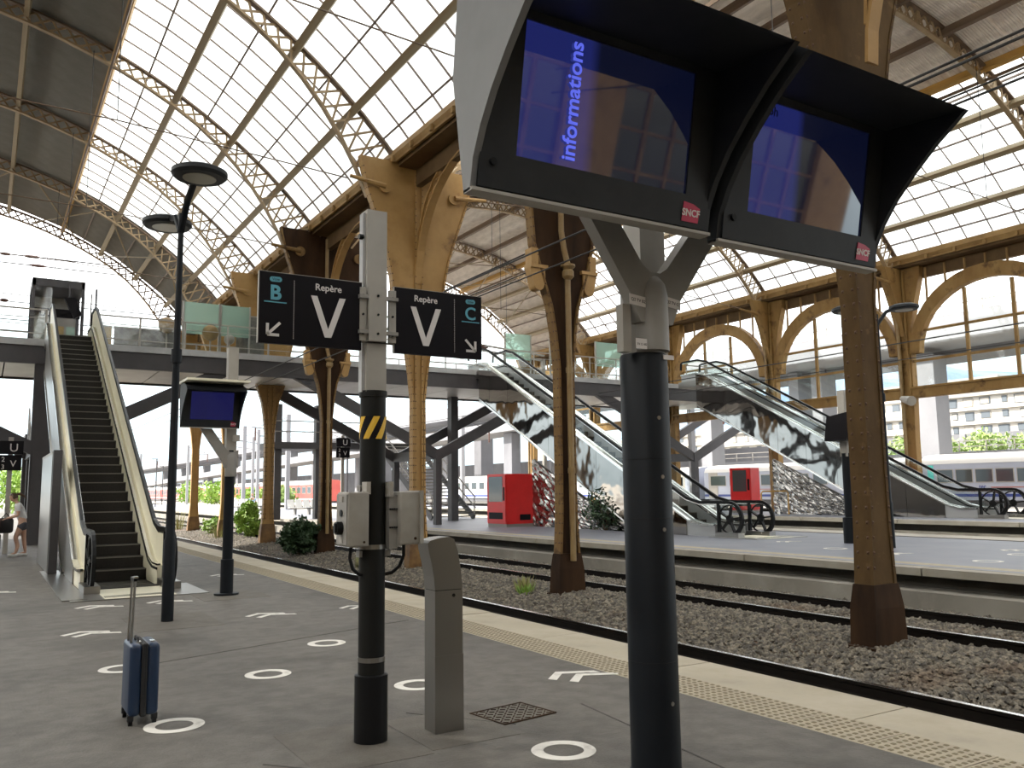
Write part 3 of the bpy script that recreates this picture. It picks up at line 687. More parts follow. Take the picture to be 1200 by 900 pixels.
# ================================================================ right wall: glazed arcade of the far hall
WX = 32.0
aw = thing('wall_right', (WX, 0, .4), kind='structure')
eaves(WX+.25, -21, 49.5, 'long ochre gutter beam on top of the glazed arcade wall', (-1,))
APROF = [(1.0,.22),(3.4,.22),(4.6,.26),(5.2,.28),(6.5,.28),(8.0,.36),(9.0,.58),(10.0,.85),(10.4,.9)]
for i in range(2, 11):
    Y = COLY[i]
    MB().prism([(Y-.24, .3), (Y+.24, .3), (Y+.22, 1.0), (Y-.22, 1.0)], 'x', WX-.25, WX+.3).build('pier_base', 'ochre_toned', aw)
    MB().plate(APROF, Y, 'x', WX-.12, WX+.2).build('pier', 'ochre_toned', aw)
    for d in (-.20, .20): MB().box(WX-.25, WX-.1, Y+d-.04, Y+d+.04, 5.2, 10.3).build('pier_rib', 'ochre_toned', aw)
    MB().tube([(WX-.28, Y+.12, .6), (WX-.28, Y+.12, 10.2)], .07, 8).build('downpipe', 'pipe', aw)
    MB().lathe([(.08, 0), (.13, .08), (.13, .2), (.09, .25)], (WX-.28, Y+.12, 9.6), 10).build('rainwater_head', 'pipe', aw)
    # bracket plate reaching into the hall under the truss foot
    MB().prism([(WX-.2, 7.6), (WX-.45, 8.6), (WX-1.0, 9.8), (WX-1.25, 10.4), (WX-.2, 10.4)], 'y', Y-.12, Y+.12).build('truss_bracket', 'ochre_toned', aw)
    MB().tube([(WX-.95, Y-.1, 9.75), (WX-2.2, Y-.2, 9.85)], [.09, .05], 8).build('tie_end', 'ochre_toned', aw)
    if i == 10: continue
    # lower beam, arch ring, mullions and transoms of one bay
    y0, y1 = Y+.26, Y+7.05-.26; yc = (y0+y1)/2; r = (y1-y0)/2
    b = MB(); b.box(WX-.18, WX+.18, y0-.1, y1+.1, 5.05, 5.45); b.build('lower_beam', 'ochre_toned', aw)
    MB().box(WX-.24, WX+.24, y0-.1, y1+.1, 5.42, 5.5).build('beam_flange', 'ochre_toned', aw)
    zs = 6.85; rz = 3.0
    N = 18
    outer = [(yc-(r+.02)*math.cos(math.pi*k/N), zs+(rz+.05)*math.sin(math.pi*k/N)) for k in range(N+1)]
    inner = [(yc-(r-.42)*math.cos(math.pi*k/N), zs+(rz-.50)*math.sin(math.pi*k/N)) for k in range(N+1)]
    vs = []; fs = []
    for (a, c) in zip(outer, inner):
        for x in (WX-.16, WX+.16): vs += [(x, *a), (x, *c)]
    for k in range(N):
        a = 4*k; d = a+4
        fs += [(a, a+1, d+1, d), (a+2, d+2, d+3, a+3), (a, d, d+2, a+2), (a+1, a+3, d+3, d+1)]
    MB().add(vs, fs).build('arch', 'ochre_toned', aw)
    for s_ in (0, 1):
        ym = y0+(y1-y0)*(.36+.28*s_); MB().box(WX-.05, WX+.05, ym-.06, ym+.06, 5.45, zs+2.3).build('mullion', 'gutter', aw)
    for z in (6.55, 7.75): MB().box(WX-.04, WX+.04, y0+.05+.12*(z > 7), y1-.05-.12*(z > 7), z-.05, z+.05).build('transom', 'gutter', aw)
    # spandrel bars over the arch
    for k in range(1, 8):
        yy = y0+(y1-y0)*k/8; t = abs(yy-yc)/r; zt = zs+(rz+.05)*math.sqrt(max(0, 1-t*t))
        if zt < 9.95: MB().box(WX-.04, WX+.04, yy-.03, yy+.03, zt-.02, 10.3).build('spandrel_bar', 'gutter', aw)
    for (a, c, z0_, z1_) in ((0, .36, 5.5, 6.5), (.36, .64, 5.5, 6.5), (.64, 1, 5.5, 6.5), (0, .36, 6.6, 7.7), (.36, .64, 6.6, 7.7), (.64, 1, 6.6, 7.7), (.36, .64, 7.8, 9.2)):
        MB().box(WX-.006, WX+.006, y0+(y1-y0)*a+.06, y0+(y1-y0)*c-.06, z0_, z1_).build('pane', 'glass', aw)
# simple left side of the near hall (station building, out of the picture)
lw = thing('wall_left', (-16.9, 0, 0), kind='structure')
MB().box(-17.2, -16.6, -21, 49.5, -.6, 10.9).build('masonry', 'ochre', lw)
# added rear wall behind the camera: holds back light, its openings feed screen reflections
bw = thing('added_back_wall', (7.5, -21.5, 0), kind='structure')
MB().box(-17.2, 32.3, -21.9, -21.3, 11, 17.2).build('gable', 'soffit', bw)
for k in range(8): MB().box(-17.2+k*7.0, -14.6+k*7.0, -21.9, -21.3, -.6, 11).build('pier', 'ochre', bw)
for k in range(7):
    xa = -14.6+k*7.0
    for f in (.33, .66): MB().box(xa+4.4*f-.08, xa+4.4*f+.08, -21.7, -21.5, -.6, 11).build('mullion', 'gutter', bw)
    MB().box(xa, xa+4.4, -21.7, -21.5, -.6, 1.2).build('plinth_wall', 'ochre', bw)
    for z0_, z1_ in ((1.2, 2.55), (2.65, 4.15), (4.25, 5.75), (5.85, 7.35), (7.45, 8.95), (9.05, 11)): MB().box(xa, xa+4.4, -21.62, -21.58, z0_, z1_).build('pane', 'dim_glass', bw)
    for z in (2.6, 4.2, 5.8, 7.4, 9.0): MB().box(xa, xa+4.4, -21.66, -21.54, z-.06, z+.06).build('transom', 'gutter', bw)
for i in range(0, 10): MB().box(-16.62, -16.5, COLY[i]+1.6, COLY[i]+5.4, 0, 7.5).build('window_bay', 'darkglass', lw)
# ================================================================ escalators
TA = .516; UPN = (0, -TA, 1)
def escalator(xc, yn, z0, H, lab, solid, cladm, steps_from=0):
    t = thing('escalator', (xc, yn, z0), lab, 'escalator')
    s0 = 1.75; yt = s0+H/TA; W = .62; end = yt+1.3
    def P(y, dz=0): return (xc, yn+y, z0+dz)
    def zl(y): return min(max(0, (y-s0)*TA), H)
    # floor plate and comb
    MB().box(xc-1.0, xc+1.0, yn-.85, yn+.95, z0-.02, z0+.012).build('landing_plate', 'steel', t)
    cb = MB()
    for k in range(34): cb.box(xc-.5+k*.03, xc-.5+k*.03+.016, yn-.62, yn-.40, z0+.012, z0+.02)
    cb.build('tread_ribs', 'steel', t, kind='stuff')
    MB().box(xc-.5, xc+.5, yn+.72, yn+.95, z0+.012, z0+.026).build('comb', 'step', t)
    MB().box(xc-.52, xc+.52, yn-.80, yn+.72, z0+.008, z0+.0135).build('entry_plate', 'cream', t)
    # moving steps
    sb = MB(); sb.prism([(0,0),(0,.206),(.43,.206),(.43,.17),(.04,0)], 'x', -.5, .5)
    sm = sb.mesh('step', 'step'); gm_ = MB().box(-.49, .49, -.006, .022, .190, .212).mesh('step_edge', 'stepedge')
    n = 0; y = .95
    while y < yt+.3:
        z = zl(y)-.2+.0
        o = inst('step', sm, t, Matrix.Translation((xc, yn+y, z0+z+.0))); link('step_edge', gm_, o)
        y += .40; n += 1
    for s_ in (-1, 1):
        X = xc+s_*W
        line = [(X, yn+.2, z0), (X, yn+s0-.3, z0)]
        prof = [(.96, 0), (s0-.25, 0), (s0+.25, .10), (yt-.3, H-.16), (yt+.2, H), (end, H)]
        # skirt + deck (the ledge beside the steps)
        sk = MB(); poly = [(yn+y, z0+z+.34) for y, z in prof]+[(yn+y, z0+z-.25) for y, z in prof[::-1]]
        poly = [(a, max(c, z0-.02) if a < yn+s0+.6 else c) for a, c in poly]
        sk.prism(poly, 'x', min(X-s_*.12, X+s_*.10), max(X-s_*.12, X+s_*.10)); sk.build('skirt', 'cream' if solid else 'steel_l', t)
        MB().path([(X+s_*.11, yn+y, z0+z+.33) for y, z in prof], .10, .045).build('outer_trim', 'chrome', t, label='bright outer edge strip')
        MB().path([(X-s_*.10, yn+y, z0+z+.36) for y, z in prof], .06, .03).build('inner_trim', 'chrome', t)
        MB().path([(X-s_*.125, yn+y, z0+z+.29) for y, z in prof], .02, .04).build('skirt_brush', 'rubber', t)
        # balustrade panels (each one a pane)
        ys = [.55]+[s0+.1+k*(yt-s0-.1)/9 for k in range(10)]+[end-.2]
        for a, c in zip(ys[:-1], ys[1:]):
            za = zl(a-.02); zc = zl(c-.02)
            MB().prism([(yn+a+.006, z0+za+.32), (yn+c-.006, z0+zc+.32), (yn+c-.006, z0+zc+.90), (yn+a+.006, z0+za+.90)], 'x', X-.007, X+.007).build('balustrade_panel', 'cream' if solid else 'glass', t)
        # handrail with newel return
        hp = []
        for k in range(13):
            a = math.pi*1.5-math.pi*k/12
            hp.append((X, yn+.47+.47*math.cos(a), z0+.50+.47*math.sin(a)))
        hp += [(X, yn+s0-.1, z0+.97), (X, yn+s0+.45, z0+1.10), (X, yn+yt-.3, z0+H+.82), (X, yn+yt+.25, z0+H+.97), (X, yn+end, z0+H+.97)]
        hp += [(X, yn+end+.10, z0+H+.93), (X, yn+end+.13, z0+H+.60)]
        MB().path(hp, .085, .06, (1,0,0) if False else (1,0,0)).build('handrail', 'rubber', t, label='black rubber handrail')
        MB().path([(p[0], p[1]+(.05 if i < 13 and i > 0 and p[1] < yn+.47 else 0), p[2]-(.05 if i >= 6 else -.02)) for i, p in enumerate(hp[4:18])], .055, .035, (1,0,0)).build('handrail_guide', 'chrome', t)
        # spoked newel wheel
        wc = Vector((X, yn+.47, z0+.50))
        wl = MB(); wl.tube([wc+Vector((0, .40*math.cos(2*math.pi*k/20), .40*math.sin(2*math.pi*k/20))) for k in range(20)], .025, 6, closed=True); wl.build('newel_rim', 'rubber', t)
        MB().cyl(wc-Vector((.03,0,0)), wc+Vector((.03,0,0)), .12, 14).build('newel_hub', 'rubber', t)
        for k in range(5):
            a = 2*math.pi*k/5+.5; MB().path([wc+Vector((0, .08*math.cos(a), .08*math.sin(a))), wc+Vector((0, .40*math.cos(a), .40*math.sin(a)))], .04, .09, (1,0,0)).build('newel_spoke', 'rubber', t)
        MB().box(X-.05, X+.05, yn+.86, yn+.92, z0, z0+.94).build('newel_post', 'rubber', t)
        MB().box(X-.12, X+.12, yn+.06, yn+.95, z0, z0+.13).build('newel_block', 'steel', t)
        MB().cyl((X-s_*.135, yn+.35, z0+.08), (X-s_*.115, yn+.35, z0+.08), .018, 10).build('sensor', 'signwhite', t)
        # side cladding of the truss
        zb = lambda y: zl(y)-1.35
        y = s0+.35; k = 0
        while y < yt+.2:
            y2 = min(y+1.45, yt+.3)
            MB().prism([(yn+y+.006, z0+max(zb(y), -.02)), (yn+y2-.006, z0+max(zb(y2), -.02)), (yn+y2-.006, z0+zl(y2)+.28), (yn+y+.006, z0+zl(y)+.28)], 'x', X+s_*.10, X+s_*.125).build('side_panel', cladm, t); y = y2
    ya = s0+1.35/TA
    MB().prism([(yn+ya, z0-.0), (yn+yt+.3, z0+H-1.35+.15), (yn+yt+.3, z0+H-1.28), (yn+ya, z0+.07)], 'x', xc-.74, xc+.74).build('soffit', 'under' if solid else cladm, t)
    for s_ in (-1, 1): MB().path([(xc+s_*.74, yn+ya, z0+.02), (xc+s_*.74, yn+yt+.3, z0+H-1.18)], .07, .06).build('soffit_trim', 'chrome', t)
    MB().prism([(yn+yt+.3, z0+H-.3), (yn+end+.2, z0+H-.3), (yn+end+.2, z0+H), (yn+yt+.3, z0+H)], 'x', xc-.74, xc+.74).build('top_landing', 'steel', t)
    return t
escalator(2.2, 15.45, 0, 6.65, 'escalator with cream panels rising from the near platform at the left', True, 'steel')
escalator(18.6, 17.1, .18, 6.47, 'glass-sided escalator with mirror cladding in the middle, on the second platform', False, 'mirror')
escalator(29.4, 15.7, .42, 6.23, 'farthest escalator at the right, on the third platform in front of the arcade', False, 'mirror')
# outer guard wall and dark post beside the near escalator
gw = thing('steel_barrier', (1.28, 20.0, 0), 'shiny steel guard panel with dark end post along the left of the near escalator', 'barrier')
MB().box(1.19, 1.22, 20.1, 23.6, .02, 2.45).build('panel', 'steel', gw); MB().box(1.20, 1.36, 19.9, 20.08, 0, 2.52).build('end_post', 'bridge', gw)
MB().box(1.1, 1.45, 14.8, 20.8, 0, .018).build('foot_plate', 'steel', gw)
MB().box(1.185, 1.225, 20.1, 23.6, 2.45, 2.50).build('top_rail', 'lgrey', gw)
# crumpled mirror walls below the escalators
def crumple(name, x, y0, y1, ztop0, ztop1, zb, lab, seed):
    b = MB(); rg2 = random.Random(seed); nx, nz = 40, 22
    jit = {}
    def fn(u, v):
        zt = ztop0+(ztop1-ztop0)*u
        return (x+rg2.uniform(-.05, .05), y0+(y1-y0)*u+rg2.uniform(-.02, .02)*(0 < u < 1), zb+(zt-zb)*v)
    b.grid(nx, nz, fn)
    t = thing(name, (x, y0, zb), lab, 'mirror wall'); b.build('crumpled_sheet', 'mirror2', t)
    MB().prism([(y0, zb), (y1, zb), (y1, ztop1), (y0, ztop0)], 'x', x+.08, x+.14).build('backing', 'steel', t)
    return t
crumple('mirror_wall', 18.05, 22.3, 27.9, .25, 2.75, .18, 'crumpled mirror-steel wall under the middle escalator, beside the red vending machine', 3)
crumple('mirror_wall', 28.75, 20.7, 25.5, .55, 2.75, .42, 'dark crumpled mirror-steel wall under the farthest escalator', 9)
# ================================================================ footbridge
fb = thing('footbridge', (10, 34, 5.9), 'dark steel footbridge spanning all the tracks behind the escalators', 'footbridge')
BX0, BX1, BY0, BY1, DZ = -14, 33.5, 32.0, 36.6, 6.65
MB().box(BX0, BX1, BY0, BY1, DZ-.12, DZ).build('deck', 'fascia', fb)
for y in (BY0, BY1): 
    MB().box(BX0, BX1, y-.10, y+.02, DZ-.14, DZ+.08).build('edge_channel', 'fascia', fb); MB().box(BX0, BX1, y-.03, y+.15, 5.92, DZ-.14).build('main_beam', 'bridge', fb)
for k in range(20):
    x = BX0+k*2.4; MB().box(x, x+2.36, BY0+.2, BY1-.1, 5.98, 6.02).build('underside_panel', 'under', fb)
NODES = (1.45, 16.1, 30.6)
for xn in NODES:
    for y in (BY0+.15, BY1-.2):
        MB().box(xn-.13, xn+.13, y-.14, y+.14, 0, 3.3).build('pier', 'bridge', fb)
        for s_ in (-1, 1):
            MB().prism([(xn+s_*.05, 2.85), (xn+s_*.05, 3.30), (xn+s_*5.35, 6.0), (xn+s_*6.3, 6.0)], 'y', y-.11, y+.11).build('raking_arm', 'bridge', fb)
    MB().box(xn-.18, xn+.18, BY0+.2, BY1-.2, 2.9, 3.3).build('cross_beam', 'bridge', fb)
MB().box(1.25, 1.75, BY0+.05, BY0+.5, 0, 6.0).build('pier', 'bridge', fb)
MB().box(18.62, 18.98, 35.7, 36.1, .18, 6.0).build('pier', 'bridge', fb)
# railings: posts, top rail, midrails
for y, segs in ((BY0-.04, ((BX0, 1.5), (2.9, 17.9), (19.3, 28.7), (30.1, 33))), (BY1, ((BX0, 33),))):
    for x0, x1 in segs:
        MB().path([(x0, y, DZ+1.08), (x1, y, DZ+1.08)], .05, .05).build('top_rail', 'lgrey', fb)
        for dz in (.28, .80): MB().path([(x0, y, DZ+dz), (x1, y, DZ+dz)], .025, .025).build('mid_rail', 'lgrey', fb)
        n = max(1, round((x1-x0)/1.5))
        for k in range(n+1):
            x = x0+(x1-x0)*k/n; ibar('rail_post', 'lgrey', fb, (x, y, DZ), (x, y, DZ+1.1), .05, .05)
        for k in range(n):
            xa = x0+(x1-x0)*k/n; xb = x0+(x1-x0)*(k+1)/n
            MB().box(xa+.05, xb-.05, y-.008, y+.008, DZ+.12, DZ+.98).build('railing_pane', 'glass', fb)
# tall frosted screens on the deck and things seen behind the railings
sc = thing('glass_screen', (8.7, 33, DZ), 'pale green frosted glass wind screen on the footbridge left of the left V sign', 'glass screen', None)
def screen(x0, x1, lab, first=None):
    t = thing('glass_screen', (x0, 33.2, DZ), lab, 'glass screen', 'frosted wind screens on the footbridge')
    MB().box(x0, x1, 33.18, 33.21, DZ+.9, DZ+2.1).build('pane', 'frost', t)
    for x in (x0, x1): MB().box(x-.03, x+.03, 33.16, 33.24, DZ, DZ+2.12).build('post', 'lgrey', t)
    return t
bpy.data.objects.remove(sc)
for x0, x1, lab in ((6.05, 7.35, 'pale green glass wind screen on the footbridge just right of the lamp post'), (7.4, 8.5, 'pale green glass wind screen on the footbridge left of the V sign'), (20.1, 21.5, 'pale green glass wind screen left of the rusty middle column'), (22.6, 24.0, 'pale green glass wind screen right of the rusty middle column'), (25.3, 26.9, 'pale green glass wind screen beside the dark display column')): screen(x0, x1, lab)
for x0, x1, m, lab in ((3.15, 3.72, 'poster', 'ochre notice panel on the footbridge at the right of the near escalator top'), (3.8, 6.0, 'poster2', 'dark grey mural panel on the footbridge behind the lamp post'), (8.2, 9.3, 'poster2', 'smoky brown panel on the footbridge above the left V sign edge')):
    t = thing('deck_panel', (x0, 34, DZ), lab, 'panel'); MB().box(x0, x1, 34, 34.04, DZ+.1, DZ+(1.05 if x0 < 6 else 1.9)).build('board', m, t)
    MB().box(x0-.02, x1+.02, 33.99, 34.05, DZ+(1.05 if x0 < 6 else 1.9), DZ+(1.1 if x0 < 6 else 1.95)).build('rim', 'lgrey', t)
# lift cabin at the head of the near escalator
lc = thing('lift_cabin', (1.9, 33.6, DZ), 'dark framed glass lift cabin at the head of the near escalator', 'lift cabin')
X0, X1, YA, YB = 1.08, 2.72, 33.3, 35.2
for x in (X0, X1-.1):
    for y in (YA, YB): MB().box(x, x+.10, y-.05, y+.05, DZ, DZ+2.42).build('corner_post', 'bridge', lc)
MB().box(X0, X1, YA-.05, YB+.05, DZ+2.18, DZ+2.45).build('roof', 'bridge', lc)
MB().box(X0, X1, YB, YB+.03, DZ, DZ+2.2).build('rear_wall', 'grey', lc)
MB().box(X0+.1, X1-.1, YA+.2, YA+.24, DZ+1.15, DZ+1.45).build('lintel', 'sign', lc)
MB().box(X0+.1, X0+.62, YA, YA+.02, DZ+.05, DZ+2.15).build('pane', 'glass', lc); MB().box(X0+.15, X0+.55, YA+.2, YA+.23, DZ+.0, DZ+1.15).build('door_leaf', 'lgrey', lc)
MB().box(X0+.75, X0+1.05, YA+.25, YA+.28, DZ, DZ+.85).build('notice', 'poster', lc); MB().box(X0+1.12, X0+1.4, YA+.25, YA+.28, DZ, DZ+.85).build('pane', 'frost', lc)
for k in range(3): MB().box(X0+.32+k*.14, X0+.42+k*.14, YA+.19, YA+.2, DZ+1.22, DZ+1.36).build('sign_glyph', 'signwhite', lc)
ds = thing('display_screen', (2.25, 33.0, DZ+1.6), 'small dark tilted screen hung in front of the lift cabin', 'screen')
MB().prism([(2.05, DZ+1.75), (2.4, DZ+1.8), (2.62, DZ+1.2), (2.4, DZ+1.05)], 'y', 32.9, 33.1).build('housing', 'sign', ds); MB().box(2.2, 2.24, 32.95, 33.05, DZ+1.7, DZ+2.3).build('hanger', 'bridge', ds)
sp = thing('glazed_post', (3.05, 32.6, DZ), 'narrow framed glass fin at the right of the near escalator head', 'glass fin')
MB().box(3.0, 3.06, 32.6, 32.66, DZ, DZ+2.1).build('post', 'bridge', sp); MB().box(2.86, 2.90, 32.6, 32.66, DZ+.8, DZ+1.9).build('fin', 'grey', sp)
# round parasol-like lamps glimpsed on the deck
for x, z, lab in ((5.45, 7.75, 'pale round globe on the footbridge left of the lamp post'), (7.0, 7.6, 'brown round globe on the footbridge right of the lamp post'), (7.7, 7.4, 'small pale globe on the footbridge beside the wind screen')):
    t = thing('globe', (x, 33, DZ), lab, 'globe'); r = .30 if x < 7.5 else .2
    MB().lathe([(r*math.sin(math.pi*k/8)+.002, -r*math.cos(math.pi*k/8)) for k in range(9)], (x, 33, z), 16).build('ball', 'pipe' if x < 7.5 else 'lgrey', t, True); MB().cyl((x, 33, DZ), (x, 33, z-r), .03, 8).build('stem', 'lgrey', t)
# ================================================================ stairs under the bridge
def stairs(xa, xb, y0, z0, n, tr, ri, lab, landing=None, beam='bridge'):
    t = thing('open_stairs', ((xa+xb)/2, y0, z0), lab, 'stairs')
    me = MB().box(xa, xb, 0, tr*1.0, -.045, 0).mesh('tread', 'under')
    off = ORG[t.name]
    for k in range(n):
        o = link('tread', MB().box(xa, xb, y0+k*tr, y0+k*tr+tr*.98, z0+(k+1)*ri-.05, z0+(k+1)*ri).mesh('tread', 'grey', off), t) if k == 0 else None
        if k == 0: first = o
        else: c = first.copy(); COL.objects.link(c); c.location = (0, k*tr, k*ri)
    y1 = y0+n*tr; z1 = z0+n*ri
    for x in (xa, xb):
        MB().path([(x, y0, z0+.05), (x, y1, z1+.05)], .07, .30).build('stringer', beam, t)
        for dz in (.55, 1.05): MB().path([(x, y0-.1, z0+dz), (x, y1, z1+dz)], .05, .05).build('rail', 'grey', t)
        for k in range(0, n+1, 4): ibar('baluster', 'grey', t, (x, y0+k*tr, z0+k*ri), (x, y0+k*tr, z0+k*ri+1.05), .04, .04)
    if landing:
        MB().box(xa-.1, xb+.1, y1, y1+landing, z1-.35, z1).build('landing', beam, t)
        for x in (xa, xb): MB().box(x-.15, x+.15, y1+.2, y1+.5, z0, z1-.35).build('landing_post', beam, t)
    return t
stairs(18.3, 20.6, 37.1, .18, 24, .29, .168, 'open-tread steel stairs rising under the footbridge on the second platform', 2.2)
stairs(1.45, 2.2, 33.0, 0, 24, .29, .17, 'narrow steel stairs behind the near escalator at the left', 2)
t = thing('stair_landing', (15.6, 44.4, 4.2), 'dark steel landing with floodlights left of the open stairs', 'landing')
MB().box(12.6, 18.2, 44.2, 46.5, 3.85, 4.2).build('slab', 'bridge', t)
for x in (13.0, 15.2, 18.0): MB().box(x-.18, x+.18, 44.4, 44.8, .18, 6.2).build('post', 'bridge', t)
for z in (4.75, 5.3): MB().path([(12.6, 44.2, z), (18.2, 44.2, z)], .05, .05).build('rail', 'grey', t)
MB().box(16.9, 17.3, 44.0, 44.2, 4.25, 4.6).build('floodlight', 'sign', t); MB().box(17.5, 17.8, 44.0, 44.2, 4.25, 4.7).build('floodlight', 'lgrey', t)
# ================================================================ departure displays (hooded housings)
def hood(t, x0, x1, yb, zb, s=1.0, tagged=True, screen=None, lit=(.02, .03, .12, .4)):
    # side profile in (y,z): back edge, concave front edge sweeping out to a visor
    fr = [(0,0), (-.03,.14), (-.10,.27), (-.20,.40), (-.33,.53), (-.48,.66), (-.68,.80)]
    prof = [(yb+a*s, zb+b*s) for a, b in [(.02, 0)]+fr+[(-.55, .90), (-.12, 1.04), (.10, 1.06), (.16, .60), (.06, 0)]]
    for x, xx in ((x0, x0+.035*s), (x1-.035*s, x1)):
        MB().prism(prof, 'x', x, xx).build('side_cheek', 'cheek' if (x == x0 and x0 < 2) else 'dark', t, label='grey side plate' if (x == x0 and x0 < 2) else None)
    k = .02*s
    bz = [(-.02, .02), (-.17, .86), (-.14, .86), (.02, .02)]
    sx0, sx1 = x0+.15*(x1-x0), x0+.87*(x1-x0)      # screen opening
    def yz(v): return (yb+(-.02-.15*v)*s, zb+(.02+.84*v)*s)
    v0, v1 = .20, .95
    # bezel: four strips round the screen
    def strip(xa, xb, va, vb, nm):
        a = yz(va); b = yz(vb); MB().prism([a, b, (b[0]+.05*s, b[1]), (a[0]+.05*s, a[1])], 'x', xa, xb).build(nm, 'dark', t)
    strip(x0+.03*s, x1-.03*s, 0, v0, 'bezel'); strip(x0+.03*s, x1-.03*s, v1, 1, 'bezel'); strip(x0+.03*s, sx0, v0, v1, 'bezel'); strip(sx1, x1-.03*s, v0, v1, 'bezel')
    a = yz(v0); b = yz(v1)
    scn = MB().prism([(a[0]+.012*s, a[1]), (b[0]+.012*s, b[1]), (b[0]+.035*s, b[1]), (a[0]+.035*s, a[1])], 'x', sx0, sx1).build('screen', screen or 'screen', t, label='glossy blue-lit screen')
    # visor and back
    vp = [(-.17, .86), (-.66, .80), (-.68, .80), (-.55, .90), (-.12, 1.04), (.10, 1.06), (.09, 1.02), (-.12, 1.0)]
    MB().prism([(yb+p*s, zb+q*s) for p, q in vp], 'x', x0+.03*s, x1-.03*s).build('visor', 'dark', t)
    MB().prism([(yb+p*s, zb+q*s) for p, q in ((.02, 0), (.06, 0), (.16, .6), (.10, 1.06), (.06, 1.04), (.12, .6))], 'x', x0+.03*s, x1-.03*s).build('back_plate', 'grey', t)
    MB().prism([(yb+p*s, zb+q*s) for p, q in ((-.022, -.004), (.06, -.004), (.06, .012), (-.022, .012))], 'x', x0, x1).build('bottom_strip', 'lgrey', t, label='pale lower edge')
    q = yz(.14)
    MB().cyl((x0+.10*s, q[0]-.012, q[1]+.0), (x0+.10*s, q[0]+.01, q[1]), .018*s, 12).build('lock', 'rubber', t)
    q2 = yz(.08); d = Vector((0, -.15, .84)).normalized()
    if tagged:
        w_, h_ = .125*s, .105*s; xx = x1-.09*s-w_; y_, z_ = yz(.03)
        tg = MB().prism([(xx, 0), (xx+w_*.93, -.0), (xx+w_, h_*.75), (xx+w_*.6, h_*.93), (xx+.008, h_)], 'y', -.003, .0)
        tg.v = [(v[0], y_-.002+v[1]+d.y*v[2], z_+d.z*v[2]) for v in tg.v]
        p = tg.build('logo_tag', 'magenta', t, label='crimson operator logo tag')
        text('lettering', 'SNCF', .052*s, 'signwhite', p, (xx+w_*.5, y_-.006+d.y*h_*.3, z_+d.z*h_*.3), (1,0,0), d, .002, bold=.0012)
    return scn, yz, sx0, sx1
ms = bpy.data.materials.new('display_screen'); ms.use_nodes = True
n_ = ms.node_tree; b_ = n_.nodes['Principled BSDF']; b_.inputs['Base Color'].default_value = (.004, .004, .008, 1); b_.inputs['Roughness'].default_value = .03; b_.inputs['Specular IOR Level'].default_value = 1.0
b_.inputs['Coat Weight'].default_value = .8; b_.inputs['Coat Roughness'].default_value = .03
tx = n_.nodes.new('ShaderNodeTexCoord'); sp_ = n_.nodes.new('ShaderNodeSeparateXYZ'); n_.links.new(tx.outputs['Generated'], sp_.inputs[0])
rp = n_.nodes.new('ShaderNodeValToRGB'); n_.links.new(sp_.outputs['X'], rp.inputs['Fac'])
el = rp.color_ramp.elements; el[0].position = 0; el[0].color = (.008, .012, .085, 1); el[1].position = .42; el[1].color = (.002, .003, .012, 1)
k = el.new(.36); k.color = (.008, .012, .085, 1)
n_.links.new(rp.outputs[0], b_.inputs['Emission Color']); b_.inputs['Emission Strength'].default_value = 1.0
MT['screen'] = ms
ms2 = ms.copy(); ms2.node_tree.nodes['Principled BSDF'].inputs['Emission Strength'].default_value = .45; ms2.node_tree.nodes['Principled BSDF'].inputs['Roughness'].default_value = .2; ms2.node_tree.nodes['Principled BSDF'].inputs['Coat Weight'].default_value = .1; ms2.node_tree.nodes['Principled BSDF'].inputs['Specular IOR Level'].default_value = .4; ms2.name = 'display_screen_blue'; MT['screen_blue'] = ms2
for nd in ms2.node_tree.nodes:
    if nd.type == 'VALTORGB':
        for q in nd.color_ramp.elements: q.color = (.006, .008, .10, 1)
        nd.color_ramp.elements[1].color = (.006, .008, .09, 1)
MT['screen_text'] = mat('screen_lettering', (.02, .03, .2), .4, emit=(.10, .13, .75, .8))
def ybracket(t, xc, y, zt, s, arms, m='grey'):
    # forked bracket plate under the housings with a web boss
    z = lambda v: zt+v*s
    R_ = [(xc+.13*s, z(-.78)), (xc+.20*s, z(-.62)), (xc+.66*s, z(.0)), (xc+.44*s, z(.0)), (xc+.10*s, z(-.42))]
    L_ = [(xc-.10*s, z(-.42)), (xc-.40*s, z(.0)), (xc-.62*s, z(.0)), (xc-.20*s, z(-.62)), (xc-.13*s, z(-.78))]
    poly = []
    if 'R' in arms: poly += R_
    else: poly += [(xc+.13*s, z(-.78)), (xc+.13*s, z(-.42))]
    poly += [(xc+.04*s, z(-.46)), (xc-.04*s, z(-.46))]
    if 'L' in arms: poly += L_
    else: poly += [(xc-.13*s, z(-.42)), (xc-.13*s, z(-.78))]
    MB().prism(poly, 'y', y-.14*s, y-.05*s).build('fork_bracket', m, t)
    MB().lathe([(.115*s, -.95*s), (.115*s, -.60*s), (.10*s, -.53*s), (.06*s, -.47*s), (.01*s, -.45*s)], (xc, y-.075*s, zt), 20).build('bracket_boss', m, t, True)
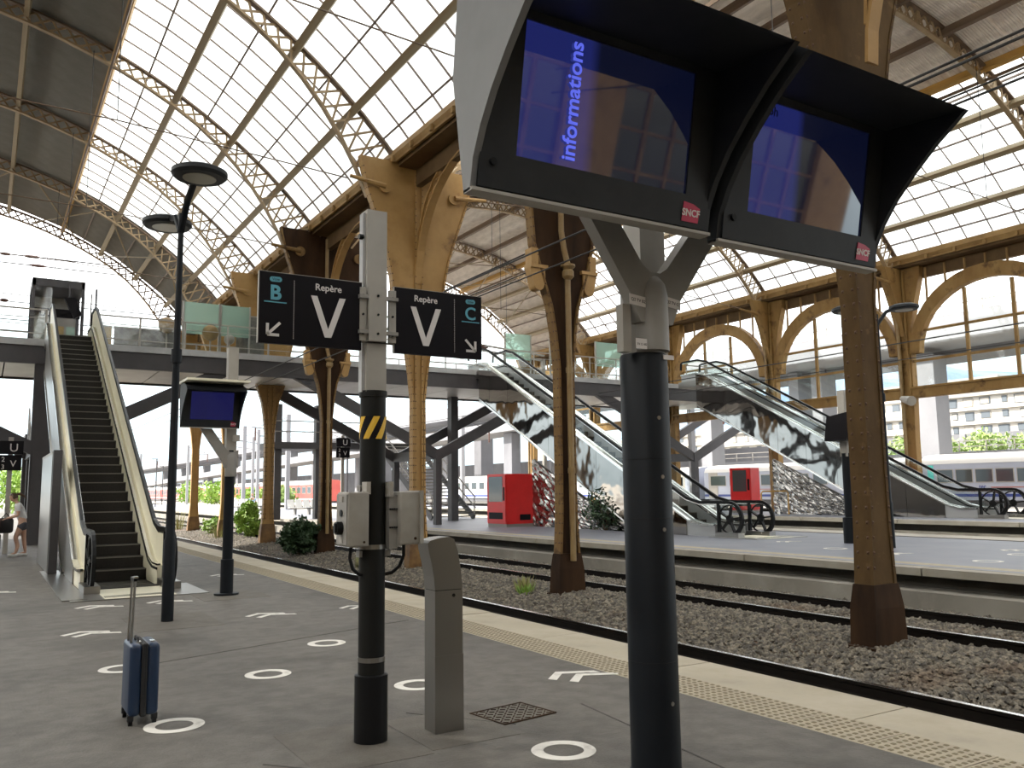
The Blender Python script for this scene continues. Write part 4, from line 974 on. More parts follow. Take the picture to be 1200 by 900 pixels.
# --- near twin display
nd = thing('display_column', (3.33, 3.9, 0), 'twin hooded departure displays on a dark forked column, close to the camera', 'information display')
MB().lathe([(.150, 0), (.150, .02), (.142, .025), (.142, 2.37), (.136, 2.385)], (3.33, 3.9, 0), 40).build('column_sleeve', 'bluedark', nd, True)
MB().lathe([(.128, 2.38), (.128, 2.75)], (3.33, 3.9, 0), 32).build('column_core', 'grey', nd, True)
for z in (.62, 1.42, 1.76): 
    MB().lathe([(.1425, 0), (.1432, .0), (.1432, .004), (.1425, .004)], (3.33, 3.9, z), 40).build('sleeve_joint', 'rubber', nd)
for z, a in ((.40, -1.50), (1.36, -1.62), (1.66, -1.62), (2.0, -1.7)):
    p = Vector((math.cos(a), math.sin(a), 0)); c = Vector((3.33, 3.9, z)); MB().cyl(c+p*.139, c+p*.146, .012, 10).build('screw', 'steel', nd)
ybracket(nd, 3.33, 3.9, 3.30, .95, 'LR')
MB().box(3.40, 3.60, 3.98, 4.14, 2.40, 3.95).build('rear_post', 'lgrey', nd, label='square light grey rear post')
MB().box(3.10, 3.16, 3.80, 3.86, 2.38, 2.66).build('conduit', 'lgrey', nd)
sc1, yz1, a0, a1 = hood(nd, 1.82, 3.30, 3.30, 2.96)
sc2, yz2, b0, b1 = hood(nd, 3.36, 4.74, 3.30, 2.94)
# cross member joining the two housings to the fork
MB().box(2.5, 4.15, 3.50, 3.72, 3.12, 3.30).build('cross_member', 'dark', nd)
yy, zz = yz1(.225); d_ = Vector((0, -.15, .84)).normalized()
text('lettering', 'informations', .113, 'screen_text', sc1, (a0+.33, yy-.0005, zz+.01), d_, (-1, 0, 0), .002, 'LEFT', bold=.002)
yy, zz = yz2(.86); text('lettering', '6h', .075, 'sign', sc2, (b0+.10, yy-.0005, zz), (1, 0, 0), d_, .002, 'LEFT')
# label plates on the fork
for x, z, txt, tilt in ((3.185, 2.68, 'Q2 TV B2', -.10), (3.455, 2.69, 'Q2 TV C2', -.14)):
    l = MB(); l.box(-.06, .06, -.003, 0, -.03, .03); l.v = [(x+v[0], 3.766+v[1], z+v[2]+v[0]*tilt) for v in l.v]
    p = l.build('label_plate', 'signwhite', nd); text('lettering', txt, .026, 'sign', p, (x, 3.758, z-.009), (1, 0, tilt), (0, 0, 1), .001)
l = MB().box(3.155, 3.235, 3.752, 3.757, 2.395, 2.455).build('label_plate', 'signwhite', nd); text('lettering', 'TV C1-B2', .018, 'sign', l, (3.195, 3.749, 2.415), (1,0,0), (0,0,1), .001)
MB().box(3.36, 3.44, 3.755, 3.762, 2.345, 2.372).build('label_plate', 'signwhite', nd)
# --- second display farther back on the near platform
sd = thing('display_column', (3.37, 14.17, 0), 'small hooded blue departure display on a dark post behind the lamp post', 'information display')
MB().lathe([(.19, 0), (.19, .03), (.10, .035), (.10, .55), (.08, .56), (.08, 2.28)], (3.37, 14.17, 0), 20).build('post', 'bluedark', sd, True)
MB().box(3.29, 3.45, 14.1, 14.24, 2.26, 3.95).build('upper_post', 'lgrey', sd)
ybracket(sd, 3.37, 14.17, 2.62, .8, 'L')
hood(sd, 2.55, 3.45, 13.95, 2.62, .68, True, 'screen_blue')
MB().box(2.53, 3.47, 13.4, 14.05, 3.30, 3.335).build('canopy', 'cream', sd, label='pale canopy over the housing')
MB().box(3.38, 3.47, 13.98, 14.08, 2.42, 2.52).build('camera', 'lgrey', sd)
# --- display post on the second platform (seen from behind a column)
td = thing('display_column', (18.22, 13.8, .18), 'dark display post on the second platform left of the near iron column', 'information display')
MB().lathe([(.17, 0), (.17, .62), (.11, .64), (.11, 2.2)], (18.22, 13.8, .18), 16).build('post', 'bluedark', td, True)
MB().box(18.13, 18.31, 13.7, 13.9, 2.3, 3.95).build('upper_post', 'lgrey', td)
MB().prism([(14.05, 2.68), (13.95, 3.28), (13.2, 3.38), (13.1, 3.30), (13.35, 2.9), (13.42, 2.68)], 'x', 17.75, 18.65).build('housing', 'sign', td)
# ================================================================ grey signpost with V panels
sg = thing('signpost', (2.23, 5.4, 0), 'grey signpost with two black V platform panels, hazard band and meter boxes', 'signpost')
PX, PY = 2.22, 5.40
MB().lathe([(.108, 0), (.108, .415), (.100, .42)], (PX, PY, 0), 28).build('foot_sleeve', 'rubber', sg, True)
MB().lathe([(.086, .40), (.086, 2.25)], (PX, PY, 0), 28).build('tube', 'postgrey', sg, True)
MB().lathe([(.095, 2.23), (.095, 2.27)], (PX, PY, 0), 28).build('collar', 'postgrey', sg)
MB().box(PX-.075, PX+.07, PY-.06, PY+.06, 2.26, 3.52).build('upper_post', 'lgrey', sg)
MB().box(PX-.095, PX-.07, PY-.03, PY+.03, 2.26, 3.50).build('upper_post_flange', 'fascia', sg)
MB().cyl((PX-.12, PY-.02, 3.33), (PX-.09, PY-.02, 3.33), .02, 8).build('bolt', 'rubber', sg)
for z in (.50, 1.22): MB().lathe([(.0875, 0), (.0895, 0), (.0895, .03), (.0875, .03)], (PX, PY, z), 28).build('strap', 'steel', sg)
MB().lathe([(.0865, 1.945), (.0885, 1.945), (.0885, 2.095), (.0865, 2.095)], (PX, PY, 0), 28).build('hazard_band', 'sign', sg)
for a0_ in (-2.75, -1.75, -.75, .35, 1.4, 2.4):
    b = MB(); vs = []
    for k in range(9):
        f = k/8; a = a0_+f*.85; z = 1.945+.15*f
        for da in (0, .50): vs.append((PX+.0895*math.cos(a+da), PY+.0895*math.sin(a+da), z))
        mid = (PX+.0905*math.cos(a+.25), PY+.0905*math.sin(a+.25), z); vs.append(mid)
    fs = []
    for k in range(8):
        i = 3*k; fs += [(i, i+2, i+5, i+3), (i+2, i+1, i+4, i+5)]
    b.add(vs, fs).build('hazard_stripe', 'yellow', sg)
def signpanel(x0, x1, left):
    z0, z1 = 2.535, 2.995; Y = 5.33
    p = MB().box(x0, x1, Y, Y+.03, z0, z1).build('sign_panel', 'sign', sg, label='black panel with V and letter %s' % ('B' if left else 'C'))
    MB().box(x0-.003, x1+.003, Y+.003, Y+.027, z1, z1+.004).build('panel_edge', 'lgrey', p)
    MB().box(x0-.004, x0, Y+.003, Y+.027, z0, z1).build('panel_edge', 'lgrey', p)
    w_ = x1-x0; f = Y-.001
    vx = x0+w_*(.66 if left else .345); rx = x0+w_*(.15 if left else .865); dx = x0+w_*(.325 if left else .675)
    text('lettering', 'Repère', .062, 'signwhite', p, (vx, f, z1-.085), (1,0,0), (0,0,1), .002, bold=.0008)
    # the large V as a flat plate
    hw = .118; th = .042; zt = z1-.125; zb_ = z0+.065
    V = [(vx-hw, zt), (vx-hw+th, zt), (vx, zb_+.055), (vx+hw-th, zt), (vx+hw, zt), (vx+.022, zb_), (vx-.022, zb_)]
    MB().prism(V, 'y', f-.003, f).build('letter', 'signwhite', p)
    text('letter', 'B' if left else 'C', .13, 'signblue', p, (rx, f, z1-.175), (1,0,0), (0,0,1), .002, bold=.004 if left else .002)
    pl = []
    for k in range(16):
        a = 2*math.pi*k/16; pl.append((rx+.022*(1 if math.cos(a) > 0 else -1)+.017*math.cos(a), z1-.045+.017*math.sin(a)))
    bd = MB().prism(pl, 'y', f-.002, f).build('badge', 'signblue', p)
    text('lettering', 'Voie', .026, 'sign', p, (rx, f-.003, z1-.053), (1,0,0), (0,0,1), .001)
    MB().box(rx-.072, rx+.072, f-.002, f, z1-.197, z1-.190).build('underline', 'signblue', p)
    for k in range(38): MB().box(dx-.0025, dx+.0025, f-.001, f, z1-.04-k*.0102-.004, z1-.04-k*.0102).build('dot', 'signwhite', p) if k < 38 else None
    # arrow pointing to the lower outer corner
    ax = x0+w_*(.08 if left else .92); s_ = 1 if left else -1; az = z0+.055
    A = MB(); A.bar((ax, f-.002, az), (ax, f-.002, az+.072), .018, .003, (0,1,0)); A.bar((ax, f-.002, az), (ax+s_*.075, f-.002, az), .018, .003, (0,1,0)); A.bar((ax, f-.002, az), (ax+s_*.08, f-.002, az+.08), .018, .003, (0,1,0))
    A.build('arrow', 'signwhite', p)
    return p
signpanel(1.42, 2.105, True); signpanel(2.345, 3.03, False)
for x0, x1, y in ((2.09, 2.135, 5.335), (2.145, 2.275, 5.31), (2.30, 2.352, 5.335)):
    c = MB().box(x0, x1, y-.012, y+.012, 2.60, 2.965).build('clamp_plate', 'lgrey', sg)
    for z in (2.65, 2.78, 2.91): MB().cyl(((x0+x1)/2, y-.02, z), ((x0+x1)/2, y-.012, z), .008, 8).build('bolt', 'rubber', c)
for z in (2.66, 2.90): MB().box(2.08, 2.36, 5.30, 5.33, z-.012, z+.012).build('clamp_bar', 'grey', sg)
MB().box(2.05, 2.40, 5.34, 5.36, 2.59, 2.60).build('clamp_bar', 'grey', sg)
# meter boxes
bx = rbox(1.99, 2.135, 5.24, 5.44, 1.245, 1.595, .012).build('meter_box', 'boxgrey', sg, label='left grey meter box with a black rotary handle', smooth=True)
MB().box(1.983, 1.992, 5.25, 5.43, 1.26, 1.58).build('side_door', 'grey', bx)
MB().cyl((1.984, 5.34, 1.365), (1.945, 5.34, 1.365), .042, 16).build('handle', 'rubber', bx); MB().box(1.935, 1.95, 5.325, 5.355, 1.335, 1.395).build('handle_grip', 'rubber', bx)
MB().cyl((1.984, 5.34, 1.46), (1.976, 5.34, 1.46), .022, 14).build('lock_ring', 'rubber', bx)
for z in (1.29, 1.55): MB().box(1.976, 1.985, 5.31, 5.37, z-.018, z+.018).build('hinge_plate', 'lgrey', bx)
MB().cyl((2.10, 5.24, 1.275), (2.10, 5.236, 1.275), .008, 8).build('screw', 'rust_and_shade', bx)
b2 = rbox(2.355, 2.50, 5.24, 5.46, 1.245, 1.595, .012).build('meter_box', 'boxgrey', sg, label='right grey meter box on rails', smooth=True)
MB().box(2.49, 2.515, 5.225, 5.46, 1.25, 1.60).build('lid_edge', 'boxgrey', b2); MB().box(2.30, 2.36, 5.30, 5.44, 1.22, 1.57).build('back_plate', 'grey', b2)
for z in (1.36, 1.48): 
    for k in range(4): MB().cyl((2.30+.015*k, 5.295, z), (2.30+.015*k, 5.28, z), .006, 8).build('bolt', 'rubber', b2)
MB().cyl((2.46, 5.24, 1.285), (2.46, 5.236, 1.285), .010, 8).build('screw', 'rust_and_shade', b2)
for z in (1.19, 1.62): MB().box(2.12, 2.34, 5.37, 5.43, z-.02, z+.02).build('mount_bracket', 'grey', sg)
MB().box(2.13, 2.16, 5.28, 5.36, 1.58, 1.66).build('mount_bracket', 'lgrey', sg); MB().box(2.29, 2.32, 5.28, 5.36, 1.56, 1.66).build('mount_bracket', 'lgrey', sg)
MB().tube([(2.06, 5.36, 1.25), (2.05, 5.36, 1.17), (2.07, 5.36, 1.10), (2.12, 5.37, 1.06), (2.16, 5.38, 1.05)], .012, 8).build('cable', 'rubber', sg)
MB().tube([(2.43, 5.36, 1.25), (2.43, 5.36, 1.17), (2.40, 5.36, 1.10), (2.35, 5.37, 1.06), (2.28, 5.38, 1.05)], .012, 8).build('cable', 'rubber', sg)
# ================================================================ steel bollard
bo = thing('steel_bollard', (2.73, 5.36, 0), 'waist-high brushed steel bollard with a curved head, right of the signpost', 'bollard')
pl = [(2.625, 0), (2.625, .93), (2.618, 1.02), (2.60, 1.11), (2.578, 1.20), (2.572, 1.245), (2.59, 1.262), (2.66, 1.278), (2.735, 1.283), (2.772, 1.265), (2.80, 1.18), (2.822, 1.06), (2.832, .95), (2.834, .86), (2.834, 0)]
bm_ = MB().prism([p for p in pl if p[1] <= .93]+[(2.834, .928)] if False else [(2.625, 0), (2.625, .925), (2.834, .925), (2.834, 0)], 'y', 5.28, 5.44); bm_.build('shaft', 'steel', bo)
MB().prism([(2.625, .93)]+pl[1:-2]+[(2.834, .93)], 'y', 5.28, 5.44).build('head', 'steel', bo)
MB().box(2.63, 2.829, 5.285, 5.435, .924, .931).build('joint', 'rubber', bo)
MB().box(2.622, 2.837, 5.277, 5.283, .0, .50).build('front_plate', 'steel', bo)
MB().cyl((2.765, 5.281, .89), (2.765, 5.276, .89), .012, 12).build('lock', 'rubber', bo)
# ================================================================ lamp posts
def lamp_post(x, y, z0, h, lab, arms, r=.08):
    t = thing('lamp_post', (x, y, z0), lab, 'lamp post')
    MB().lathe([(r*1.3, 0), (r*1.25, 1.0), (r, 1.05), (r*.8, h*.6), (r*.6, h)], (x, y, z0), 16).build('pole', 'bluedark', t, True)
    MB().lathe([(r*1.15, 0), (r*1.15, .18)], (x, y, z0+h*.62), 14).build('collar', 'bluedark', t)
    for (dx, dy, dz, tl) in arms:
        hx, hy, hz = x+dx, y+dy, z0+h+dz
        MB().tube([(x, y, z0+h-.25), (x+dx*.35, y+dy*.35, z0+h+dz*.35), (x+dx*.8, y+dy*.8, hz+.02)], .045, 8).build('arm', 'bluedark', t)
        MB().lathe([(.30, -.055), (.335, -.02), (.335, .03), (.24, .075), (.05, .09)], (hx, hy, hz), 28).build('lamp_head', 'dark', t, True)
        MB().lathe([(.20, -.062), (.20, -.05)], (hx, hy, hz), 24).build('lens', tl, t)
    return t
lamp_post(2.07, 11.74, 0, 5.32, 'tall black lamp post with two round disc lamps in front of the near escalator', ((.03, -.95, .24, 'lampglass'), (-.02, .95, .12, 'lamplit')), .058)
lamp_post(17.51, 12.21, .18, 5.35, 'slim black lamp post with two disc lamps right of the near iron column', ((.85, -.15, .22, 'lampglass'), (-.85, .15, .05, 'lampglass')), .07)
# ================================================================ blue suitcase
sc = thing('suitcase', (1.04, 6.82, 0), 'small navy blue hard-shell suitcase standing alone with its handle pulled up', 'suitcase')
for x0, x1, nm in ((.935, 1.020, 'shell'), (1.046, 1.135, 'shell')): rbox(x0, x1, 6.64, 7.0, .062, .553, .032, 4).build(nm, 'navy', sc, smooth=True)
rbox(1.013, 1.053, 6.632, 7.008, .058, .557, .012).build('zip_band', 'bagblack', sc)
MB().path([(1.033, 6.630, .085), (1.033, 6.630, .53)], .005, .004, (1,0,0)).build('zipper', 'dark', sc)
for x in (.957, 1.113):
    for y in (6.68, 6.96):
        w_ = MB().cyl((x-.013, y, .026), (x+.013, y, .026), .026, 14).build('wheel', 'rubber', sc); MB().box(x-.02, x+.02, y-.02, y+.02, .03, .07).build('caster', 'bagblack', w_)
for y in (6.75, 6.89): 
    MB().cyl((.955, y, .54), (.965, y, .985), .0085, 8).build('handle_tube', 'steel', sc)
MB().path([(.965, 6.735, .99), (.965, 6.905, .99)], .022, .022).build('handle_grip', 'rubber', sc)
MB().box(.955, .985, 6.745, 6.80, 1.0, 1.012).build('release_button', 'chrome', sc)
MB().path([(1.0, 6.74, .552), (1.0, 6.76, .575), (1.0, 6.88, .575), (1.0, 6.90, .552)], .022, .012, (1,0,0)).build('carry_handle', 'bagblack', sc)
for x in (.985, 1.075): MB().box(x, x+.03, 6.70, 6.76, .55, .562).build('latch', 'chrome', sc)
# ================================================================ vending machines
def vending(x, y, z, w_, d, h, lab):
    t = thing('vending_machine', (x, y, z), lab, 'vending machine')
    MB().box(x-w_/2, x+w_/2, y, y+d, z+.12, z+h).build('cabinet', 'red', t)
    MB().box(x-w_/2+.01, x+w_/2-.01, y+.01, y+d-.01, z, z+.12).build('plinth', 'grey', t)
    MB().box(x-w_/2+.02, x+w_/2-.02, y-.03, y, z+.16, z+h-.03).build('door', 'red', t)
    MB().box(x-w_/2+.14, x+w_/2-.2, y-.036, y-.03, z+.95, z+h-.10).build('window', 'darkglass', t)
    MB().box(x+w_/2-.16, x+w_/2-.06, y-.036, y-.03, z+1.0, z+1.5).build('keypad', 'sign', t)
    MB().box(x-w_/2+.14, x+w_/2-.2, y-.036, y-.03, z+.3, z+.55).build('slot', 'sign', t)
    MB().box(x+w_/2, x+w_/2+.006, y+.45*d, y+.45*d+.5, z+.25, z+.47).build('vent', 'sign', t)
    return t
v1 = vending(0, 0, 0, 1.25, 1.4, 2.0, 'red vending machine on the second platform left of the mirror wall')
v1.location = (16.75, 28.4, .18); v1.rotation_euler[2] = rad(-86)
v2 = vending(0, 0, 0, 1.0, .9, 2.0, 'red vending machine on the third platform behind the spoked newel wheels')
v2.location = (29.0, 27.6, .42); v2.rotation_euler[2] = rad(-72)
v3 = vending(0, 0, 0, .9, .8, 1.6, 'low red machine behind the foot of the farthest escalator')
v3.location = (30.6, 20.6, .42); v3.rotation_euler[2] = rad(-50)
g = thing('guard_rail', (27.6, 24.6, .42), 'small ochre hoop rail in front of the farther red vending machine', 'rail')
MB().tube([(27.0, 24.6, .42), (27.0, 24.6, 1.3), (27.1, 24.6, 1.38), (28.5, 24.6, 1.38), (28.6, 24.6, 1.3), (28.6, 24.6, .42)], .03, 8).build('hoop', 'edge_ochre', g)
# ================================================================ platform letter signs
def usign(x, y, z, s, lab, post=True):
    t = thing('letter_sign', (x, y, z), lab, 'sign', None)
    a = MB().box(x, x+s, y-.03, y+.03, z+s*.02, z+s*.62).build('upper_panel', 'sign', t); b = MB().box(x, x+s*.95, y-.03, y+.03, z-s*.72, z-s*.02).build('lower_panel', 'sign', t)
    text('lettering', 'U', s*.52, 'signwhite', a, (x+s*.62, y-.032, z+s*.14), (1,0,0), (0,0,1), .004)
    text('lettering', 'V', s*.42, 'signwhite', b, (x+s*.62, y-.032, z-s*.55), (1,0,0), (0,0,1), .004); text('lettering', '2', s*.3, 'signwhite', b, (x+s*.22, y-.032, z-s*.32), (1,0,0), (0,0,1), .004); text('lettering', '3', s*.3, 'signwhite', b, (x+s*.22, y-.032, z-s*.66), (1,0,0), (0,0,1), .004)
    if post: MB().box(x+s*.4, x+s*.6, y+.04, y+.14, 0, z+s*.8).build('post', 'lgrey', t)
    return t
usign(.30, 28.0, 2.75, .62, 'black U and V letter sign at the left picture edge')
usign(14.55, 40.0, 3.75, .72, 'black U and V letter sign seen right of the rusty downpipe column')
# ================================================================ plants
def bush(x, y, z, r, n, size, m, lab, seed, stems=5, name='bush', lumps=None):
    t = thing(name, (x, y, z), lab, 'plant')
    sb = MB(); rg3 = random.Random(seed)
    for k in range(stems):
        a = rg3.uniform(0, 6.28); sb.tube([(x+.05*math.cos(a), y+.05*math.sin(a), z-.05), (x+r[0]*.3*math.cos(a), y+r[1]*.3*math.sin(a), z+r[2]*.8), (x+r[0]*.55*math.cos(a), y+r[1]*.55*math.sin(a), z+r[2]*1.5)], [.03, .02, .008], 6)
    sb.build('stems', 'stem', t)
    b = MB()
    for i, (dx, dy, dz, f) in enumerate(lumps or ((0,0,0,1),)):
        q = foliage((x+dx*r[0], y+dy*r[1], z+r[2]+dz*r[2]), [k*f for k in r], int(n*f), size, seed+i); b.add(q.v, q.f)
    b.build('foliage', m, t, kind='stuff')
    return t
bush(10.4, 39.9, -.42, (.66, .6, .72), 1700, .085, 'leaf', 'bright green sapling bush in the ballast beyond the display post', 4, lumps=((0,0,-.1,.9), (.1,.2,.75,.55), (.7,0,-.5,.5), (-.5,.2,.3,.45)))
bush(9.1, 28.3, -.44, (.62, .6, .55), 2000, .085, 'leaf_dark', 'dark green shrub in the ballast left of the meter boxes', 11, lumps=((0,0,0,1), (.5,.2,.25,.55), (-.5,0,-.1,.6), (.1,-.2,.5,.5)))
bush(9.9, 45, -.42, (.5, .5, .4), 500, .09, 'leaf', 'low green weed clump beside the narrow column', 15, name='weed_clump')
bush(18.1, 23.4, .18, (.5, .9, .75), 1500, .075, 'leaf_dark', 'dark green bush against the mirror wall behind the dark display column', 21)
for i, (x, y, z, r, m, lab) in enumerate(((10.0, 20.2, -.42, .28, 'weed', 'dry brown weed tuft beside the foot of the clean column'), (9.5, 15.0, -.43, .22, 'weed', 'reddish dry weeds left of the rusty middle column foot'), (9.25, 14.6, -.44, .16, 'leaf', 'small green weed at the foot of the rusty middle column'), (9.6, 52, -.42, .8, 'weed', 'tall straw-coloured weeds beyond the last iron column'), (9.4, 41, -.42, .5, 'weed', 'straw-coloured weeds left of the narrow column'), (9.0, 22.5, -.45, .25, 'weed', 'dry weeds below the right meter box'))):
    t = thing('weed_tuft', (x, y, z), lab, 'plant'); rg4 = random.Random(i); b = MB()
    for k in range(90):
        a = rg4.uniform(0, 6.28); q = rg4.uniform(0, r); h = rg4.uniform(.6, 1.5)*r; c_ = Vector((x+q*math.cos(a), y+q*math.sin(a), z-.02)); tip = c_+Vector((math.cos(a)*h*.4, math.sin(a)*h*.4, h)); sd_ = Vector((-math.sin(a), math.cos(a), 0))*.012
        b.add([c_-sd_, c_+sd_, (c_+tip)/2+sd_*.8+Vector((0,0,h*.1)), tip, (c_+tip)/2-sd_*.8+Vector((0,0,h*.1))], [(0,1,2,4), (4,2,3)])
    b.build('blades', m, t, kind='stuff')
# ================================================================ people
def skinned(name, joints, edges, m, parent, sub=2, root=0):
    me = bpy.data.meshes.new(name); me.from_pydata([j[:3] for j in joints], edges, []); o = bpy.data.objects.new('tmp', me); COL.objects.link(o)
    mo = o.modifiers.new('s', 'SKIN'); sk = me.skin_vertices[0].data
    for i, j in enumerate(joints):
        r = j[3]; sk[i].radius = r if isinstance(r, tuple) else (r, r); sk[i].use_root = i == root
    mo.use_smooth_shade = True; ss = o.modifiers.new('u', 'SUBSURF'); ss.levels = sub
    dg = bpy.context.evaluated_depsgraph_get(); res = bpy.data.meshes.new_from_object(o.evaluated_get(dg)); bpy.data.objects.remove(o)
    res.transform(Matrix.Translation(-ORG[parent.name])); res.name = name; res.materials.clear(); res.materials.append(MT[m])
    for p in res.polygons: p.use_smooth = True
    return link(name, res, parent)
def head(parent, c, r, face, hairm, tail=True):
    # face: unit vector the person looks along
    f = Vector(face).normalized(); side = f.cross(Vector((0,0,1))).normalized(); up = side.cross(f)
    b = MB(); n, m = 14, 10; vs = []
    for i in range(m+1):
        t = math.pi*i/m
        for k in range(n):
            p = 2*math.pi*k/n; d = Vector((math.sin(t)*math.cos(p), math.sin(t)*math.sin(p), math.cos(t)))
            q = f*d.x*r*.98+side*d.y*r*.80+up*d.z*r*1.18
            if d.z < -.2: q += f*r*.12*(-d.z)*(1 if d.x > 0 else -.6)
            vs.append(Vector(c)+q)
    fs = [(i*n+k, (i+1)*n+k, (i+1)*n+(k+1)%n, i*n+(k+1)%n) for i in range(m) for k in range(n)]
    b.add(vs, fs); h = b.build('head', 'skin', parent, True)
    nb = MB(); nb.add([Vector(c)+f*r*.9+up*r*.15, Vector(c)+f*r*1.22-up*r*.12, Vector(c)+f*r*.92-up*r*.25+side*r*.14, Vector(c)+f*r*.92-up*r*.25-side*r*.14], [(0,2,1),(0,1,3),(1,2,3)]); nb.build('nose', 'skin', h)
    for s_ in (-1, 1):
        MB().cyl(Vector(c)+f*r*.85+side*s_*r*.3+up*r*.08, Vector(c)+f*r*.93+side*s_*r*.3+up*r*.08, r*.09, 8).build('eye', 'sign', h)
        MB().cyl(Vector(c)+side*s_*r*.76, Vector(c)+side*s_*r*.86, r*.2, 8).build('ear', 'skin', h)
    MB().bar(Vector(c)+f*r*.93-up*r*.5-side*r*.2, Vector(c)+f*r*.93-up*r*.5+side*r*.2, r*.08, r*.07).build('mouth', 'pink', h)
    hb = MB(); vs = []
    for i in range(8):
        t = math.pi*.62*i/7
        for k in range(n):
            p = 2*math.pi*k/n; d = Vector((math.sin(t)*math.cos(p), math.sin(t)*math.sin(p), math.cos(t)))
            q = f*(d.x*r*1.06-.06*r)+side*d.y*r*.9+up*(d.z*r*1.26)
            if d.x > .45 and d.z < .55: q = f*d.x*r*.80+side*d.y*r*.74+up*d.z*r*1.1
            vs.append(Vector(c)+q)
    hb.add(vs, [(i*n+k, (i+1)*n+k, (i+1)*n+(k+1)%n, i*n+(k+1)%n) for i in range(7) for k in range(n)]); ho = hb.build('hair', hairm, h, True)
    if tail: MB().tube([Vector(c)-f*r*.9+up*r*.5, Vector(c)-f*r*1.7+up*r*.25, Vector(c)-f*r*2.3-up*r*.6, Vector(c)-f*r*2.5-up*r*1.6], [r*.3, r*.38, r*.3, r*.06], 8).build('ponytail', hairm, h, True)
    return h
wx, wy = .96, 26.6
wm = thing('person', (wx, wy, 0), 'woman in white T-shirt and dark shorts bending over a black bag at left', 'person')
# walking pose, facing left (-X); pelvis at .86, trunk leaning forward
pel = (wx, wy, .88)
J = [(wx, wy, .90, .115), (wx-.03, wy, 1.02, .105), (wx-.09, wy, 1.20, .12), (wx-.13, wy, 1.33, .115), (wx-.17, wy, 1.42, .05), (wx-.20, wy, 1.47, .045),
     # legs: near (left) forward, far back
     (wx-.02, wy-.10, .84, .095), (wx-.16, wy-.11, .50, .062), (wx-.10, wy-.11, .27, .055), (wx-.14, wy-.11, .09, .036), (wx-.26, wy-.11, .045, .032),
     (wx+.01, wy+.10, .84, .095), (wx+.04, wy+.11, .49, .062), (wx+.07, wy+.11, .27, .055), (wx+.10, wy+.11, .09, .036), (wx-.03, wy+.11, .045, .032),
     # arms
     (wx-.13, wy-.17, 1.32, .058), (wx-.13, wy-.21, 1.07, .040), (wx-.33, wy-.19, 1.02, .030), (wx-.40, wy-.18, 1.00, .026),
     (wx-.13, wy+.17, 1.32, .058), (wx-.15, wy+.21, 1.08, .040), (wx-.34, wy+.16, 1.00, .030), (wx-.41, wy+.14, .98, .026)]
E_ = [(0,1),(1,2),(2,3),(3,4),(4,5),(0,6),(6,7),(7,8),(8,9),(9,10),(0,11),(11,12),(12,13),(13,14),(14,15),(3,16),(16,17),(17,18),(18,19),(3,20),(20,21),(21,22),(22,23)]
body = skinned('body', J, E_, 'skin', wm)
def hand(parent, c, d, n, r=.0085):
    # palm and five curled fingers; d = direction of fingers, n = palm normal
    c = Vector(c); d = Vector(d).normalized(); n = Vector(n).normalized(); s = d.cross(n)
    j = [(*c, .018), (*(c+d*.05), .022)]; e = [(0,1)]
    for k, L in ((-1.5, .055), (-.5, .068), (.5, .07), (1.5, .062)):
        a = c+d*.065+s*k*.017; i = len(j)
        j += [(*a, r), (*(a+d*L*.5+n*.006), r*.95), (*(a+d*L*.75+n*L*.45), r*.8)]; e += [(1, i), (i, i+1), (i+1, i+2)]
    i = len(j); a = c+d*.025+s*.03; j += [(*a, r*1.1), (*(a+s*.02+d*.03), r), (*(a+s*.022+d*.052+n*.012), r*.8)]; e += [(0, i), (i, i+1), (i+1, i+2)]
    return skinned('hand', j, e, 'skin', parent, 1)
hand(body, (wx-.40, wy-.18, 1.0), (-1, .1, -.25), (0, .3, -1)); hand(body, (wx-.41, wy+.14, .98), (-1, -.1, -.25), (0, -.3, -1))
# clothes as slightly larger sleeves over the body
skinned('shirt', [(wx, wy, .93, .135), (wx-.035, wy, 1.04, .125), (wx-.09, wy, 1.20, .14), (wx-.135, wy, 1.34, .13), (wx-.155, wy, 1.40, .075), (wx-.13, wy-.17, 1.33, .075), (wx-.13, wy-.20, 1.17, .062), (wx-.13, wy+.17, 1.33, .075), (wx-.14, wy+.20, 1.17, .062)], [(0,1),(1,2),(2,3),(3,4),(3,5),(5,6),(3,7),(7,8)], 'shirt', wm)
skinned('shorts', [(wx, wy, .93, .14), (wx, wy, .86, .14), (wx-.03, wy-.10, .80, .115), (wx-.08, wy-.105, .66, .095), (wx+.01, wy+.10, .80, .115), (wx+.03, wy+.105, .66, .095)], [(0,1),(1,2),(2,3),(1,4),(4,5)], 'shorts', wm)
for (x, y) in ((wx-.2, wy-.11), (wx+.03, wy+.11)): rbox(x-.13, x+.11, y-.045, y+.045, 0, .07, .025).build('shoe', 'white', wm, smooth=True)
head(wm, (wx-.245, wy, 1.555), .098, (-1, 0, -.45), 'hair')
bg_ = thing('shoulder_bag', (wx-.40, wy-.05, .70), 'large black bag held in front by the woman at the left edge', 'bag')
rbox(wx-.58, wx-.22, wy-.20, wy+.12, .62, 1.02, .08, 4).build('bag_body', 'bagblack', bg_, smooth=True); MB().tube([(wx-.52, wy-.04, .98), (wx-.40, wy-.04, 1.14), (wx-.28, wy-.04, .98)], .015, 6).build('strap', 'bagblack', bg_)
sb_ = thing('suitcase', (.45, 26.2, 0), 'black suitcase cut by the left picture edge at the feet of the woman', 'suitcase')
rbox(.0, .46, 26.05, 26.35, .06, .62, .05).build('shell', 'bagblack', sb_, smooth=True); 
for x in (.08, .40): MB().cyl((x, 26.1, .03), (x, 26.16, .03), .03, 10).build('wheel', 'rubber', sb_)
MB().box(.03, .44, 26.04, 26.06, .3, .33).build('zip_band', 'rubber', sb_)
